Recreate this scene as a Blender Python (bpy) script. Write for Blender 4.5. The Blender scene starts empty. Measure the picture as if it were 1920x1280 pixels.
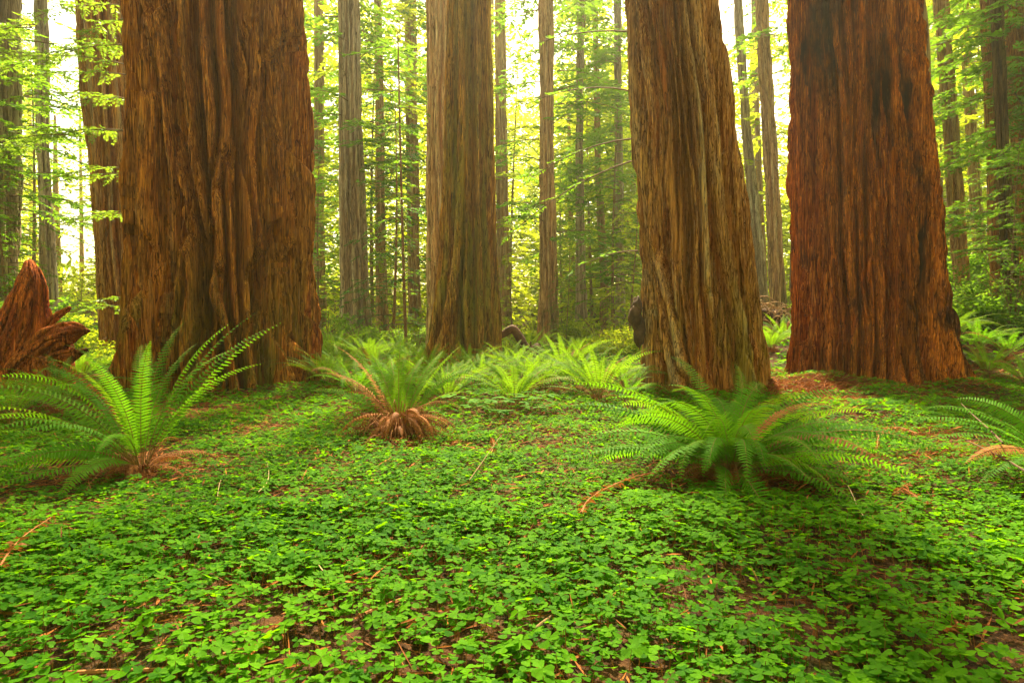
import bpy, math, random
import numpy as np
from mathutils import Vector
random.seed(7)
RNG = np.random.default_rng(7)
sc = bpy.context.scene
COL = sc.collection
PI = math.pi
F = 1280.0; CAMH = 1.2; PITCH = math.radians(-1.79)

# ------------------------------------------------------------------ camera helpers
def ray(px, py):
    dx = (px-960)/F; dy = (640-py)/F
    return dx, math.cos(PITCH)-dy*math.sin(PITCH), math.sin(PITCH)+dy*math.cos(PITCH)
def at(px, py, Y):
    x, y, z = ray(px, py); k = Y/y
    return np.array([x*k, Y, CAMH+z*k])
def sstep(a, b, x):
    t = np.clip((np.asarray(x, float)-a)/(b-a), 0, 1); return t*t*(3-2*t)

# ------------------------------------------------------------------ noise
def vnoise(u, v, nu, seed, wrap=True):
    """smooth value noise -1..1; u in [0,1) tiles over nu cells, v in cells"""
    r = np.random.default_rng(seed); NV = 257
    T = r.uniform(-1, 1, (nu, NV))
    a = u*nu; i = np.floor(a).astype(int); f = a-i
    j = np.floor(v).astype(int); g = v-j
    f = f*f*(3-2*f); g = g*g*(3-2*g)
    i0 = i % nu; i1 = (i+1) % nu; j0 = j % NV; j1 = (j+1) % NV
    return (T[i0, j0]*(1-f)+T[i1, j0]*f)*(1-g)+(T[i0, j1]*(1-f)+T[i1, j1]*f)*g
def worley(u, v, nu, seed):
    r = np.random.default_rng(seed); NV = 199
    JX = r.uniform(.05, .95, (nu, NV)); JY = r.uniform(0, 1, (nu, NV)); R = r.uniform(0, 1, (nu, NV))
    a = u*nu; i = np.floor(a).astype(int); j = np.floor(v).astype(int)
    d1 = np.full(a.shape, 9.); d2 = np.full(a.shape, 9.); c = np.zeros(a.shape)
    for di in (-1, 0, 1):
        for dj in (-1, 0, 1):
            ii = (i+di) % nu; jj = (j+dj) % NV
            d = np.hypot(i+di+JX[ii, jj]-a, (j+dj+JY[ii, jj]-v)*.8)
            nearer = d < d1
            d2 = np.where(nearer, d1, np.minimum(d2, d)); c = np.where(nearer, R[ii, jj], c); d1 = np.where(nearer, d, d1)
    return d1, d2, c
def gnoise(x, y, s, seed):
    return vnoise((np.asarray(x, float)/s/64.) % 1.0, np.asarray(y, float)/s+100, 64, seed)

# ------------------------------------------------------------------ terrain
def terrain(x, y):
    x = np.asarray(x, float); y = np.asarray(y, float)
    h = .035*gnoise(x, y, 1.3, 1)+.02*gnoise(x, y, .5, 2)*sstep(1, 3, y)
    h = h+.09*np.exp(-((x-5.9)**2/5+(y-12.6)**2/3.5))+.07*np.exp(-((x+5)**2/6+(y-10.5)**2/4))
    h = h+.115*np.clip(x-3, 0, 26)*sstep(12.5, 19, y)
    h = h+.09*np.clip(-x-11, 0, 20)*sstep(16, 26, y)
    h = h+.075*gnoise(x, y, .95, 6)*sstep(1.5, 3.5, x)*sstep(5.5, 7.5, y)+.05*gnoise(x, y, .8, 7)*sstep(8, 10, y)
    h = h-.10*np.exp(-((x+3.4)**2/2.2+(y-4.9)**2/.8))
    h = h+3.0*sstep(34, 90, y)
    return h

# ------------------------------------------------------------------ mesh building
class Acc:
    def __init__(s): s.V = []; s.P = []; s.T = []; s.M = []; s.n = 0
    def add(s, V, polys, tint=None, mat=0):
        V = np.asarray(V, float).reshape(-1, 3); polys = np.asarray(polys, int)
        s.V.append(V); s.P.append(polys+s.n); s.n += len(V)
        s.T.append(np.full(len(polys), .5) if tint is None else np.broadcast_to(np.asarray(tint, float), (len(polys),)))
        s.M.append(np.full(len(polys), mat, int))
    def mesh(s, name, mats, smooth=False, pattr=None):
        V = np.concatenate(s.V); me = bpy.data.meshes.new(name)
        me.vertices.add(len(V)); me.vertices.foreach_set('co', V.ravel().astype(np.float32))
        loops = np.concatenate([p.ravel() for p in s.P])
        tot = np.concatenate([np.full(len(p), p.shape[1]) for p in s.P])
        me.loops.add(len(loops)); me.loops.foreach_set('vertex_index', loops.astype(np.int32))
        me.polygons.add(len(tot)); st = np.concatenate([[0], np.cumsum(tot)[:-1]])
        me.polygons.foreach_set('loop_start', st.astype(np.int32))
        me.polygons.foreach_set('material_index', np.concatenate(s.M).astype(np.int32))
        me.polygons.foreach_set('use_smooth', np.full(len(tot), smooth))
        me.update(calc_edges=True)
        a = me.attributes.new('tint', 'FLOAT', 'FACE'); a.data.foreach_set('value', np.concatenate(s.T).astype(np.float32))
        for k, arr in (pattr or {}).items():
            a = me.attributes.new(k, 'FLOAT', 'POINT'); a.data.foreach_set('value', np.asarray(arr, np.float32).ravel())
        for m in mats: me.materials.append(m)
        return me
def nrm(v): return v/np.maximum(np.linalg.norm(v, axis=-1, keepdims=True), 1e-9)
def tube(acc, pts, rad, sides=6, tint=.5, mat=0, rough=0, seed=0):
    pts = np.asarray(pts, float); n = len(pts); rad = np.broadcast_to(np.asarray(rad, float), (n,))
    t = nrm(np.gradient(pts, axis=0)); ref = np.array([0, 0, 1.]) if abs(t[:, 2]).mean() < .8 else np.array([1., 0, 0])
    a = nrm(np.cross(t, ref)); b = np.cross(t, a)
    th = np.arange(sides)*2*PI/sides
    R = rad[:, None]*np.ones(sides)
    if rough:
        uu = np.broadcast_to(np.arange(sides)/sides, (n, sides)); vv = np.broadcast_to((np.arange(n)/n*4)[:, None], (n, sides))
        uw = (uu+.05*vnoise(uu, vv*1.5, 5, seed+1)) % 1
        R = R*(1+rough*.9*vnoise(uu, vv*.8, 4, seed+3)+.7*rough*(1-2*np.abs(vnoise(uw, vv*.7, max(5, sides//6), seed+9)))+.5*rough*(1-2*np.abs(vnoise(uw, vv*1.6, max(7, sides//3), seed+19))))
    V = pts[:, None]+R[..., None]*(a[:, None]*np.cos(th)[None, :, None]+b[:, None]*np.sin(th)[None, :, None])
    idx = np.arange(n*sides).reshape(n, sides); nx = np.roll(idx, -1, 1)
    q = np.stack([idx[:-1], nx[:-1], nx[1:], idx[1:]], -1).reshape(-1, 4)
    base = acc.n
    acc.add(V.reshape(-1, 3), q, tint, mat)
    c = V[-1].mean(0)
    acc.add(np.vstack([V[-1], c+t[-1]*rad[-1]*.5]), [[k, (k+1) % sides, sides] for k in range(sides)], tint, mat)
def curve(ctrl, n):
    """smooth polyline through the control points"""
    c = np.asarray(ctrl, float); s = np.linspace(0, len(c)-1, n); i = np.clip(s.astype(int), 0, len(c)-2); f = (s-i)[:, None]
    p0 = c[np.maximum(i-1, 0)]; p1 = c[i]; p2 = c[i+1]; p3 = c[np.minimum(i+2, len(c)-1)]
    return .5*(2*p1+(p2-p0)*f+(2*p0-5*p1+4*p2-p3)*f**2+(3*p1-p0-3*p2+p3)*f**3)

# ------------------------------------------------------------------ objects
def link(name, me, parent=None, loc=(0, 0, 0), rz=0, s=1):
    o = bpy.data.objects.new(name, me); COL.objects.link(o); o.location = loc; o.rotation_euler = (0, 0, rz); o.scale = (s, s, s)
    if parent: o.parent = parent
    return o
def thing(name, label, cat, loc=(0, 0, 0), group=None, rz=0, s=1, me=None):
    o = link(name, me, None, loc, rz, s); o['label'] = label; o['category'] = cat
    if group: o['group'] = group
    return o
def dup(root, label, loc, rz, s, group=None):
    r = root.copy(); COL.objects.link(r); r.location = loc; r.rotation_euler = (0, 0, rz); r.scale = (s, s, s); r['label'] = label
    if group: r['group'] = group
    for ch in list(root.children):
        c = ch.copy(); COL.objects.link(c); c.parent = r
        for g in ch.children:
            d = g.copy(); COL.objects.link(d); d.parent = c
    return r

# ------------------------------------------------------------------ materials
class NT:
    def __init__(s, name):
        s.m = bpy.data.materials.new(name); s.m.use_nodes = True; s.t = s.m.node_tree; s.t.nodes.clear()
    def n(s, typ, **kw):
        o = s.t.nodes.new(typ)
        for k, v in kw.items():
            if k.startswith('i_'): o.inputs[int(k[2:]) if k[2:].isdigit() else k[2:]].default_value = v
            else: setattr(o, k, v)
        return o
    def l(s, a, b): s.t.links.new(a, b)
    def mix(s, fac, a, b, mode='MIX'):
        o = s.n('ShaderNodeMix', data_type='RGBA', blend_type=mode)
        for i, v in ((0, fac), (6, a), (7, b)):
            if hasattr(v, 'is_linked'): s.l(v, o.inputs[i])
            elif i == 0: o.inputs[i].default_value = v
            else: o.inputs[i].default_value = (*v, 1)
        return o.outputs[2]
    def math(s, op, a, b=0., clamp=False):
        o = s.n('ShaderNodeMath', operation=op, use_clamp=clamp)
        for i, v in ((0, a), (1, b)):
            if hasattr(v, 'is_linked'): s.l(v, o.inputs[i])
            else: o.inputs[i].default_value = v
        return o.outputs[0]
    def noise(s, vec, scale, detail=3, rough=.55, dist=0):
        o = s.n('ShaderNodeTexNoise'); o.inputs['Scale'].default_value = scale; o.inputs['Detail'].default_value = detail
        o.inputs['Roughness'].default_value = rough; o.inputs['Distortion'].default_value = dist
        if vec: s.l(vec, o.inputs['Vector'])
        return o.outputs[0]
    def ramp(s, fac, lo, hi):
        o = s.n('ShaderNodeMapRange', interpolation_type='SMOOTHSTEP'); s.l(fac, o.inputs[0]); o.inputs[1].default_value = lo; o.inputs[2].default_value = hi
        return o.outputs[0]
    def attr(s, name): return s.n('ShaderNodeAttribute', attribute_name=name).outputs['Fac']
    def scaled(s, vec, sx, sy, sz):
        o = s.n('ShaderNodeVectorMath', operation='MULTIPLY'); s.l(vec, o.inputs[0]); o.inputs[1].default_value = (sx, sy, sz); return o.outputs[0]
    def out(s, sh): s.l(sh, s.n('ShaderNodeOutputMaterial').inputs[0]); return s.m

def leaf_mat(name, dark, light, trans, tf=.5, rough=.45, spec=.35, objvar=.35):
    t = NT(name); oi = t.n('ShaderNodeObjectInfo')
    f = t.math('ADD', t.math('MULTIPLY', t.attr('tint'), 1-objvar), t.math('MULTIPLY', oi.outputs['Random'], objvar))
    c = t.mix(f, dark, light)
    p = t.n('ShaderNodeBsdfPrincipled'); t.l(c, p.inputs['Base Color']); p.inputs['Roughness'].default_value = rough; p.inputs['Specular IOR Level'].default_value = spec
    tr = t.n('ShaderNodeBsdfTranslucent'); tc = t.mix(f, tuple(v*.75 for v in trans), trans); t.l(tc, tr.inputs[0])
    m = t.n('ShaderNodeMixShader'); m.inputs[0].default_value = tf; t.l(p.outputs[0], m.inputs[1]); t.l(tr.outputs[0], m.inputs[2])
    return t.out(m.outputs[0])
def plain(name, a, b, scale=8, rough=.85, bump=.3, stretch=1.0):
    t = NT(name); tc = t.n('ShaderNodeTexCoord'); v = t.scaled(tc.outputs['Object'], 1, 1, stretch)
    n = t.noise(v, scale, 4); c = t.mix(t.ramp(n, .35, .65), a, b); c = t.mix(t.math('MULTIPLY', t.attr('tint'), .6), c, b)
    p = t.n('ShaderNodeBsdfPrincipled'); t.l(c, p.inputs['Base Color']); p.inputs['Roughness'].default_value = rough; p.inputs['Specular IOR Level'].default_value = .2
    b_ = t.n('ShaderNodeBump'); b_.inputs['Strength'].default_value = bump; b_.inputs['Distance'].default_value = .02; t.l(t.noise(v, scale*5, 4), b_.inputs['Height']); t.l(b_.outputs[0], p.inputs['Normal'])
    return t.out(p.outputs[0])

def bark_mat(name, inner, face, grey, moss=(.07, .085, .012), grey_amt=.5, moss_amt=.4, moss_h=2.5, char=.0, streak=.5, fine=1.0):
    t = NT(name); tc = t.n('ShaderNodeTexCoord'); ob = tc.outputs['Object']
    v = t.scaled(ob, 1, 1, .05); v2 = t.scaled(ob, 1, 1, .14)
    ridge = t.attr('ridge'); cell = t.attr('cell')
    fib = t.noise(v, 42*fine, 5, .7)
    c = t.mix(t.ramp(t.math('ADD', t.math('MULTIPLY', cell, .6), t.math('MULTIPLY', t.noise(v, 7, 4), .6)), .3, .85), inner, face)
    # weathered grey on the outermost bark, fresher red inside the cracks
    g = t.math('MULTIPLY', t.ramp(ridge, .45, .95), t.ramp(t.noise(v2, 3.2, 5, .6), .5-.28*grey_amt, .75-.2*grey_amt))
    zone = t.ramp(t.noise(t.scaled(ob, 1, 1, .10), 1.3, 3, .5, .3), .38, .62)
    c = t.mix(t.math('MULTIPLY', zone, .55), c, t.mix(.5, inner, tuple(x*.7 for x in face)))
    c = t.mix(t.math('MULTIPLY', t.math('MULTIPLY', g, t.math('SUBTRACT', 1.25, zone)), min(1, grey_amt+.25), True), c, grey)
    c = t.mix(t.math('MULTIPLY', t.math('MULTIPLY', t.ramp(fib, .5, .62), t.ramp(ridge, .15, .6)), streak), c, tuple(min(1, x*2.0) for x in face))
    c = t.mix(t.math('MULTIPLY', t.ramp(t.math('SUBTRACT', 1, fib), .53, .62), streak), c, tuple(x*.25 for x in inner))
    sx = t.n('ShaderNodeSeparateXYZ'); t.l(ob, sx.inputs[0])
    mh = t.n('ShaderNodeMapRange'); t.l(sx.outputs[2], mh.inputs[0]); mh.inputs[1].default_value = moss_h; mh.inputs[2].default_value = 0.
    mm = t.math('MULTIPLY', t.math('ADD', mh.outputs[0], .22), t.ramp(t.noise(v2, 2.6, 5, .65), .42, .62))
    c = t.mix(t.math('MULTIPLY', mm, moss_amt, True), c, moss)
    if char:
        cn = t.ramp(t.noise(t.scaled(ob, 1, 1, .33), 1.15, 5, .6, .4), .52, .68)
        c = t.mix(t.math('MULTIPLY', cn, char), c, (.014, .008, .006))
    def cracks(scale, st, wd):
        n_ = t.noise(t.scaled(ob, 1, 1, st), scale, 3, .6, .6); return t.ramp(t.math('ABSOLUTE', t.math('SUBTRACT', n_, .5)), wd, wd*.25)
    ck = t.math('MAXIMUM', cracks(9*fine, .05, .020), t.math('MULTIPLY', cracks(24*fine, .045, .028), .7))
    c = t.mix(t.math('MULTIPLY', ck, .8), c, tuple(x*.14 for x in inner))
    c = t.mix(t.math('MULTIPLY', t.math('MULTIPLY', t.ramp(t.noise(t.scaled(ob, 1, 1, .045), 30*fine, 4, .7), .58, .68), t.math('SUBTRACT', 1, ck)), .6*streak), c, tuple(min(.8, x*1.25+.05) for x in grey))
    p = t.n('ShaderNodeBsdfPrincipled'); t.l(c, p.inputs['Base Color']); p.inputs['Roughness'].default_value = .9; p.inputs['Specular IOR Level'].default_value = .1
    b1 = t.n('ShaderNodeBump'); b1.inputs['Strength'].default_value = .9; b1.inputs['Distance'].default_value = .04
    t.l(t.math('SUBTRACT', t.math('ADD', fib, t.math('MULTIPLY', t.noise(v2, 60*fine, 3), .4)), t.math('MULTIPLY', ck, 1.2)), b1.inputs['Height']); t.l(b1.outputs[0], p.inputs['Normal'])
    return t.out(p.outputs[0])

M_sorrel = leaf_mat('sorrel_leaf', (.018, .088, .001), (.088, .235, .001), (.15, .36, .001), .52, .65, .04, 0)
M_frond = leaf_mat('fern_frond', (.036, .13, .005), (.095, .25, .007), (.17, .40, .006), .47, .65, .06, .4)
M_frond_y = leaf_mat('fern_frond_yellowish', (.05, .15, .006), (.12, .26, .007), (.22, .40, .008), .48, .65, .06, .4)
M_frond_d = leaf_mat('dead_frond_leaf', (.10, .035, .012), (.33, .12, .03), (.30, .10, .02), .25, .7, .1, .4)
M_rachis = plain('frond_stalk', (.10, .065, .015), (.22, .12, .03), 20)
M_needle = leaf_mat('conifer_needles', (.030, .10, .008), (.075, .18, .012), (.20, .38, .012), .55, .65, .06, .35)
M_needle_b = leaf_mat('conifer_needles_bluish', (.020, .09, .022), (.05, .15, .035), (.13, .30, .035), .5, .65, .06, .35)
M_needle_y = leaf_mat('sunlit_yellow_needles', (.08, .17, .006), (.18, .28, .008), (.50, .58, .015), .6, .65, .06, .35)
M_broad = leaf_mat('shrub_leaf', (.06, .17, .015), (.16, .30, .025), (.34, .52, .03), .55, .6, .1, .3)
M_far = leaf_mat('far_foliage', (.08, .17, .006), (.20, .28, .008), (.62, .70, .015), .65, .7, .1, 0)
M_twig = plain('twig_wood', (.09, .05, .022), (.19, .11, .05), 14)
M_twig_pale = plain('pale_twig_wood', (.22, .15, .07), (.36, .26, .14), 14)
M_twig_red = plain('red_twig_wood', (.16, .055, .02), (.3, .12, .04), 14)
M_litter = leaf_mat('needle_litter', (.08, .026, .008), (.36, .12, .025), (.3, .09, .02), .2, .8, .1, 0)
M_rootwood = bark_mat('red_root_wood', (.26, .036, .008), (.56, .13, .02), (.36, .15, .05), grey_amt=.2, moss_amt=.35, moss_h=1.0, char=.6, streak=.6)
M_darkwood = plain('dark_old_wood', (.03, .016, .010), (.11, .055, .025), 6, .8, .6)
BK = dict(
    red=bark_mat('red_brown_bark', (.26, .045, .006), (.62, .185, .022), (.46, .23, .07), grey_amt=.35, moss_amt=.75, moss=(.15, .14, .014), moss_h=2.6, streak=.65),
    olive=bark_mat('olive_bark', (.27, .085, .013), (.54, .24, .035), (.44, .31, .07), grey_amt=.6, moss_amt=.75, moss_h=11, moss=(.25, .23, .022), streak=.6),
    greyred=bark_mat('grey_red_bark', (.36, .085, .018), (.62, .24, .06), (.58, .37, .20), grey_amt=.7, moss_amt=.7, moss_h=2.2, moss=(.20, .17, .018), streak=.7),
    burnt=bark_mat('fire_darkened_bark', (.27, .036, .004), (.64, .15, .013), (.46, .19, .05), grey_amt=.2, moss_amt=.3, moss_h=2.0, char=.93, streak=.75),
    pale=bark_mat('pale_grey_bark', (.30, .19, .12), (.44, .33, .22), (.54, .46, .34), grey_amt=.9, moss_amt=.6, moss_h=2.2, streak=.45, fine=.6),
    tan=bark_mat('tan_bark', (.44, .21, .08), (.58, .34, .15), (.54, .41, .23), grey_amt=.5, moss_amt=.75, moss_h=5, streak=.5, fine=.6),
    stripe=bark_mat('striped_tan_bark', (.55, .30, .13), (.70, .46, .24), (.66, .52, .34), grey_amt=.5, moss_amt=.3, moss_h=3, streak=.6, fine=.7),
    dark=bark_mat('dark_mossy_bark', (.09, .045, .015), (.18, .09, .03), (.16, .13, .05), grey_amt=.5, moss_amt=.8, moss_h=6, streak=.5, fine=.6))

# ------------------------------------------------------------------ ground
gx = np.concatenate([np.linspace(-120, -16, 40), np.arange(-15.8, 16, .2), np.linspace(16.2, 120, 40)])
gy = np.concatenate([np.linspace(-110, 0, 34), np.arange(.2, 22, .2), np.linspace(22.4, 130, 80)])
GX, GY = np.meshgrid(gx, gy); GZ = terrain(GX, GY)
A = Acc(); ix = np.arange(GX.size).reshape(GX.shape)
A.add(np.stack([GX, GY, GZ], -1), np.stack([ix[:-1, :-1], ix[:-1, 1:], ix[1:, 1:], ix[1:, :-1]], -1).reshape(-1, 4))
t = NT('forest_soil'); tc = t.n('ShaderNodeTexCoord'); ob = tc.outputs['Object']
c = t.mix(t.ramp(t.noise(ob, 9, 6, .7), .35, .65), (.022, .012, .006), (.085, .036, .014))
c = t.mix(t.ramp(t.noise(ob, 40, 3), .55, .72), c, (.16, .07, .025))
c = t.mix(t.ramp(t.noise(ob, .5, 4), .5, .65), c, (.04, .06, .012))
p = t.n('ShaderNodeBsdfPrincipled'); t.l(c, p.inputs['Base Color']); p.inputs['Roughness'].default_value = .95; p.inputs['Specular IOR Level'].default_value = .1
b = t.n('ShaderNodeBump'); b.inputs['Distance'].default_value = .04; t.l(t.noise(ob, 30, 6, .7), b.inputs['Height']); t.l(b.outputs[0], p.inputs['Normal'])
M_soil = t.out(p.outputs[0])
g = link('ground', A.mesh('ground', [M_soil], True)); g['kind'] = 'structure'

# ------------------------------------------------------------------ trunks
FOOT = []      # footprints kept clear of the carpet: x, y, radius
ST = dict(   # strand layers: (spacing m, wander length m, height m, twist m/m, warp m, fill), then plates w2/l2/d2 and fibres w3/l3/d3
    braid=dict(lay=[(.42, 5.0, .60, .025, .26, .46), (.33, 3.6, .26, -.06, .28, .42), (.16, 2.0, .10, .02, .12, .6)], w2=.08, l2=1.8, d2=.06, w3=.042, l3=.8, d3=.028, off=1.06, lobes=9, lob=.04, flare=.4),
    flute=dict(lay=[(.34, 8., .24, .0, .10, .60), (.22, 6., .14, .01, .12, .5), (.13, 2., .06, 0, .1, .7)], w2=.10, l2=3.5, d2=.04, w3=.05, l3=1.6, d3=.02, lobes=5, lob=.055, flare=.75, off=1.25),
    strip=dict(lay=[(.33, 4.6, .30, .02, .2, .58), (.23, 3.4, .18, -.035, .22, .48), (.13, 1.2, .07, .01, .14, .65)], w2=.085, l2=1.8, d2=.045, w3=.045, l3=.8, d3=.026, lobes=6, lob=.06, flare=.5),
    rough=dict(lay=[(.27, 2.8, .28, .0, .16, .58), (.18, 1.8, .18, -.03, .18, .5), (.11, .7, .07, .03, .12, .6)], w2=.075, l2=1.0, d2=.05, w3=.04, l3=.4, d3=.03, lobes=8, lob=.05, flare=.6),
    plain=dict(lay=[(.24, 4., .15, .0, .10, .66), (.17, 3., .11, .01, .1, .55)], w2=.10, l2=2.0, d2=.04, w3=.06, l3=.8, d3=.012, lobes=6, lob=.04, flare=.4))
def strand_layer(U, Z, circ, sp, Lz, d, tw, wp, fill, seed):
    n = max(6, int(circ/sp)); r = np.random.default_rng(seed); NV = 131
    ph = ((U+tw*Z/circ+wp/circ*vnoise(U, Z/2.6, max(4, int(circ/.8)), seed+1)+.3*wp/circ*vnoise(U, Z/.9, max(6, int(circ/.3)), seed+2)) % 1)*n
    i = np.floor(ph).astype(int) % n; x = 2*(ph-np.floor(ph))-1
    def T(lo, hi, L, sharp=0):
        t = r.uniform(lo, hi, (n, NV)); o = r.uniform(0, 50, n); v = Z/L+o[i]; j = np.floor(v).astype(int); g = v-j; g = g*g*(3-2*g)
        return t[i, j % NV]*(1-g)+t[i, (j+1) % NV]*g
    w = np.clip(fill*T(.55, 1.5, Lz), .12, .98); off = T(-.25, .25, Lz*1.2)*(1-w); hh = T(-.5, 1.25, Lz*1.5)
    return d*np.sqrt(np.clip(1-((x-off)/w)**2, 0, 1))*np.clip(hh*1.5+.6, .0, 1.05), r.uniform(0, 1, n)[i]
def trunk(parent_name, label, cat, rows, Y, style, mat, nth, dz, H, seed, strands=(), group=None, near=True):
    rows = sorted(rows, reverse=True)
    zs, cx, cr = [], [], []
    for py, xl, xr in rows:
        al, ar = math.atan(ray(xl, py)[0]/ray(xl, py)[1]), math.atan(ray(xr, py)[0]/ray(xr, py)[1])
        x = Y*math.tan((al+ar)/2); zs.append(at(960, py, Y)[2]); cx.append(x); cr.append(math.hypot(x, Y)*math.sin((ar-al)/2))
    zs, cx, cr = map(np.array, (zs, cx, cr))
    X0 = cx[0]; zb = float(terrain(X0, Y)); S = ST[style]
    ztop_vis = zs[-1]+.6
    z = np.concatenate([np.arange(zb-.25, ztop_vis, dz), np.linspace(ztop_vis, H, 26)])
    k = (cx[-1]-cx[-2])/(zs[-1]-zs[-2]); kr = min(0, (cr[-1]-cr[0])/(zs[-1]-zs[0]))
    X = np.where(z > zs[-1], cx[-1]+k*(z-zs[-1])*np.exp(-(z-zs[-1])/14), np.interp(z, zs, cx))
    R = np.where(z > zs[-1], np.maximum(cr[-1]+kr*(z-zs[-1]), cr[-1]*.35), np.interp(z, zs, cr))
    th_c = math.atan2(-Y, -X0)
    u = np.arange(nth)/nth; U, Zr = np.meshgrid(u, z-zb); rmean = cr.mean(); circ = 2*PI*rmean
    D1 = S['lay'][0][2]; h = np.zeros(U.shape); cell = np.full(U.shape, .3)
    for q, (sp_, Lz, d_, tw, wp, fill) in enumerate(S['lay']):
        if sp_ < 4*circ/nth: continue
        hl, cl = strand_layer(U, Zr, circ, sp_, Lz, d_, tw, wp, fill, seed+31*q+3)
        if q == 2: h = h+hl*.6
        else: cell = np.where(hl > h, cl, cell); h = np.maximum(h, hl)
    ridge = .62*np.clip(h/D1, 0, 1)
    Uw = (U+.10/circ*vnoise(U, Zr/1.6, max(6, int(circ/.4)), seed+2)) % 1
    for q, wt in (('2', .24), ('3', .14)):
        if S['w'+q] < 2.0*circ/nth: continue
        d1, d2, cel = worley(Uw, Zr/S['l'+q]+(3.7 if q == '2' else 0), max(5, int(circ/S['w'+q])), seed+10+int(q))
        e = sstep(.04, .40, d2-d1)*(1-.3*d1)
        h = h+S['d'+q]*(e+.5*(cel-.5)); ridge = ridge+wt*e
        if q == '2': cell = .6*cell+.4*cel
    lob = vnoise(U, Zr/5., S['lobes'], seed+20); lobb = vnoise(U, Zr/1.2, S['lobes']+2, seed+21)
    fl = np.exp(-np.maximum(Zr, 0)/.55)
    Rm = R[:, None]
    base = Rm*(1+S['lob']*lob)+S['flare']*rmean*.35*fl*(.25+.75*lobb)
    TH = th_c+(U-.5)*2*PI
    for pts, wid, amp in strands:
        P = curve(pts, 60); yy = P[:, 1]; xx = P[:, 0]
        zz = np.array([at(960, b_, Y)[2] for b_ in yy])-zb; o = np.argsort(zz); zz = zz[o]; xx = xx[o]
        cpx = np.interp(zz+zb, zs, [(a_[1]+a_[2])/2 for a_ in rows]); hpx = np.interp(zz+zb, zs, [(a_[2]-a_[1])/2 for a_ in rows])
        ph = np.arcsin(np.clip((xx-cpx)/hpx, -.97, .97))
        d = np.abs((U-.5)*2*PI-np.interp(Zr, zz, ph)[...])*rmean
        end = sstep(zz[0]-.25, zz[0]+.25, Zr)*(1-sstep(zz[-1]-.25, zz[-1]+.35, Zr))
        b_ = np.exp(-(d/wid)**2)*end
        if amp > 0: pr = np.sqrt(np.clip(1-(d/(1.45*wid))**2, 0, 1))*end; h = np.maximum(h*(1-.5*(d < 2.2*wid)*end), (D1*.5+1.6*amp)*pr*(1+.12*vnoise(U, Zr/.3, 90, seed+77))+1.2*S['d2']*(ridge-.4)*(pr > 0)); ridge = np.maximum(ridge, .85*pr)
        else: h = np.where(b_ > .3, np.minimum(h, D1*.75+amp*b_), h); ridge = ridge*(1-b_)
    RR = base+h-D1*S.get('off', 1.0)
    V = np.stack([X[:, None]+RR*np.cos(TH)-X0, RR*np.sin(TH), np.broadcast_to((z-zb)[:, None], U.shape)], -1)
    a = Acc(); idx = np.arange(U.size).reshape(U.shape); nx = np.roll(idx, -1, 1)
    a.add(V, np.stack([idx[:-1], nx[:-1], nx[1:], idx[1:]], -1).reshape(-1, 4))
    top = V[-1].mean(0)+np.array([0, 0, .3]); cap = idx[-1]
    a.P.append(np.stack([cap, np.roll(cap, -1), np.full(nth, a.n)], -1)); a.V.append(top[None]); a.T.append(np.full(nth, .5)); a.M.append(np.zeros(nth, int)); a.n += 1
    me = a.mesh('trunk', [BK[mat]], True, dict(ridge=np.append(ridge.ravel(), .5), cell=np.append(cell.ravel(), .5)))
    root = thing('redwood_tree', label, 'tree', (X0, Y, zb), group)
    link('trunk', me, root)
    FOOT.append((X0, Y, cr[0]*.98))
    root['_r'] = float(cr[-1]); del root['_r']
    return root, float(cr.mean())

GIANT = 'giant redwoods in the clearing'; BACK = 'redwood trunks standing farther back'
T1, _ = trunk('t', 'widest redwood trunk with deep braided red-brown bark, at left behind the tall fern', 'tree',
    [(0, 229, 562), (200, 232, 577), (400, 229, 585), (550, 225, 590), (680, 221, 596), (745, 212, 606)], 12.2, 'braid', 'red', 860, .022, 27, 11,
    [([(235, -20), (262, 90), (300, 270), (350, 470)], .085, .13), ([(318, -20), (330, 160), (352, 330), (385, 470)], .08, .11),
     ([(368, -20), (372, 130), (392, 330), (405, 520)], .10, .12), ([(405, 0), (408, 120), (418, 250), (398, 380)], .085, .11),
     ([(248, -20), (252, 300), (240, 560)], .055, .09), ([(272, 60), (302, 330), (312, 560)], .06, .09), ([(556, -20), (566, 200), (572, 480)], .05, .07), ([(520, -20), (535, 200), (548, 420), (560, 640)], .06, .09), ([(330, 400), (318, 560), (300, 700)], .065, .09),
     ([(455, 520), (462, 640), (470, 745)], .09, .09), ([(530, 480), (541, 620), (552, 745)], .08, .09), ([(265, 470), (258, 620), (250, 745)], .08, .08), ([(420, 330), (428, 480), (440, 620)], .06, .08), ([(492, 200), (498, 420), (520, 640)], .05, .08),
     ([(420, 20), (440, 110), (458, 180), (470, 300)], .06, .09), ([(478, -20), (480, 150), (470, 330), (490, 500)], .085, .11),
     ([(505, 130), (525, 250), (560, 360), (575, 430)], .07, .10), ([(540, 30), (560, 150), (572, 300)], .06, .06),
     ([(290, 60), (304, 250), (330, 480)], .06, -.30), ([(355, 20), (362, 190), (380, 420)], .07, -.34), ([(432, 40), (440, 300), (446, 560)], .06, -.3), ([(388, 440), (376, 560), (352, 690)], .07, -.3), ([(520, 380), (505, 560), (508, 700)], .05, -.2)], GIANT)
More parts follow.
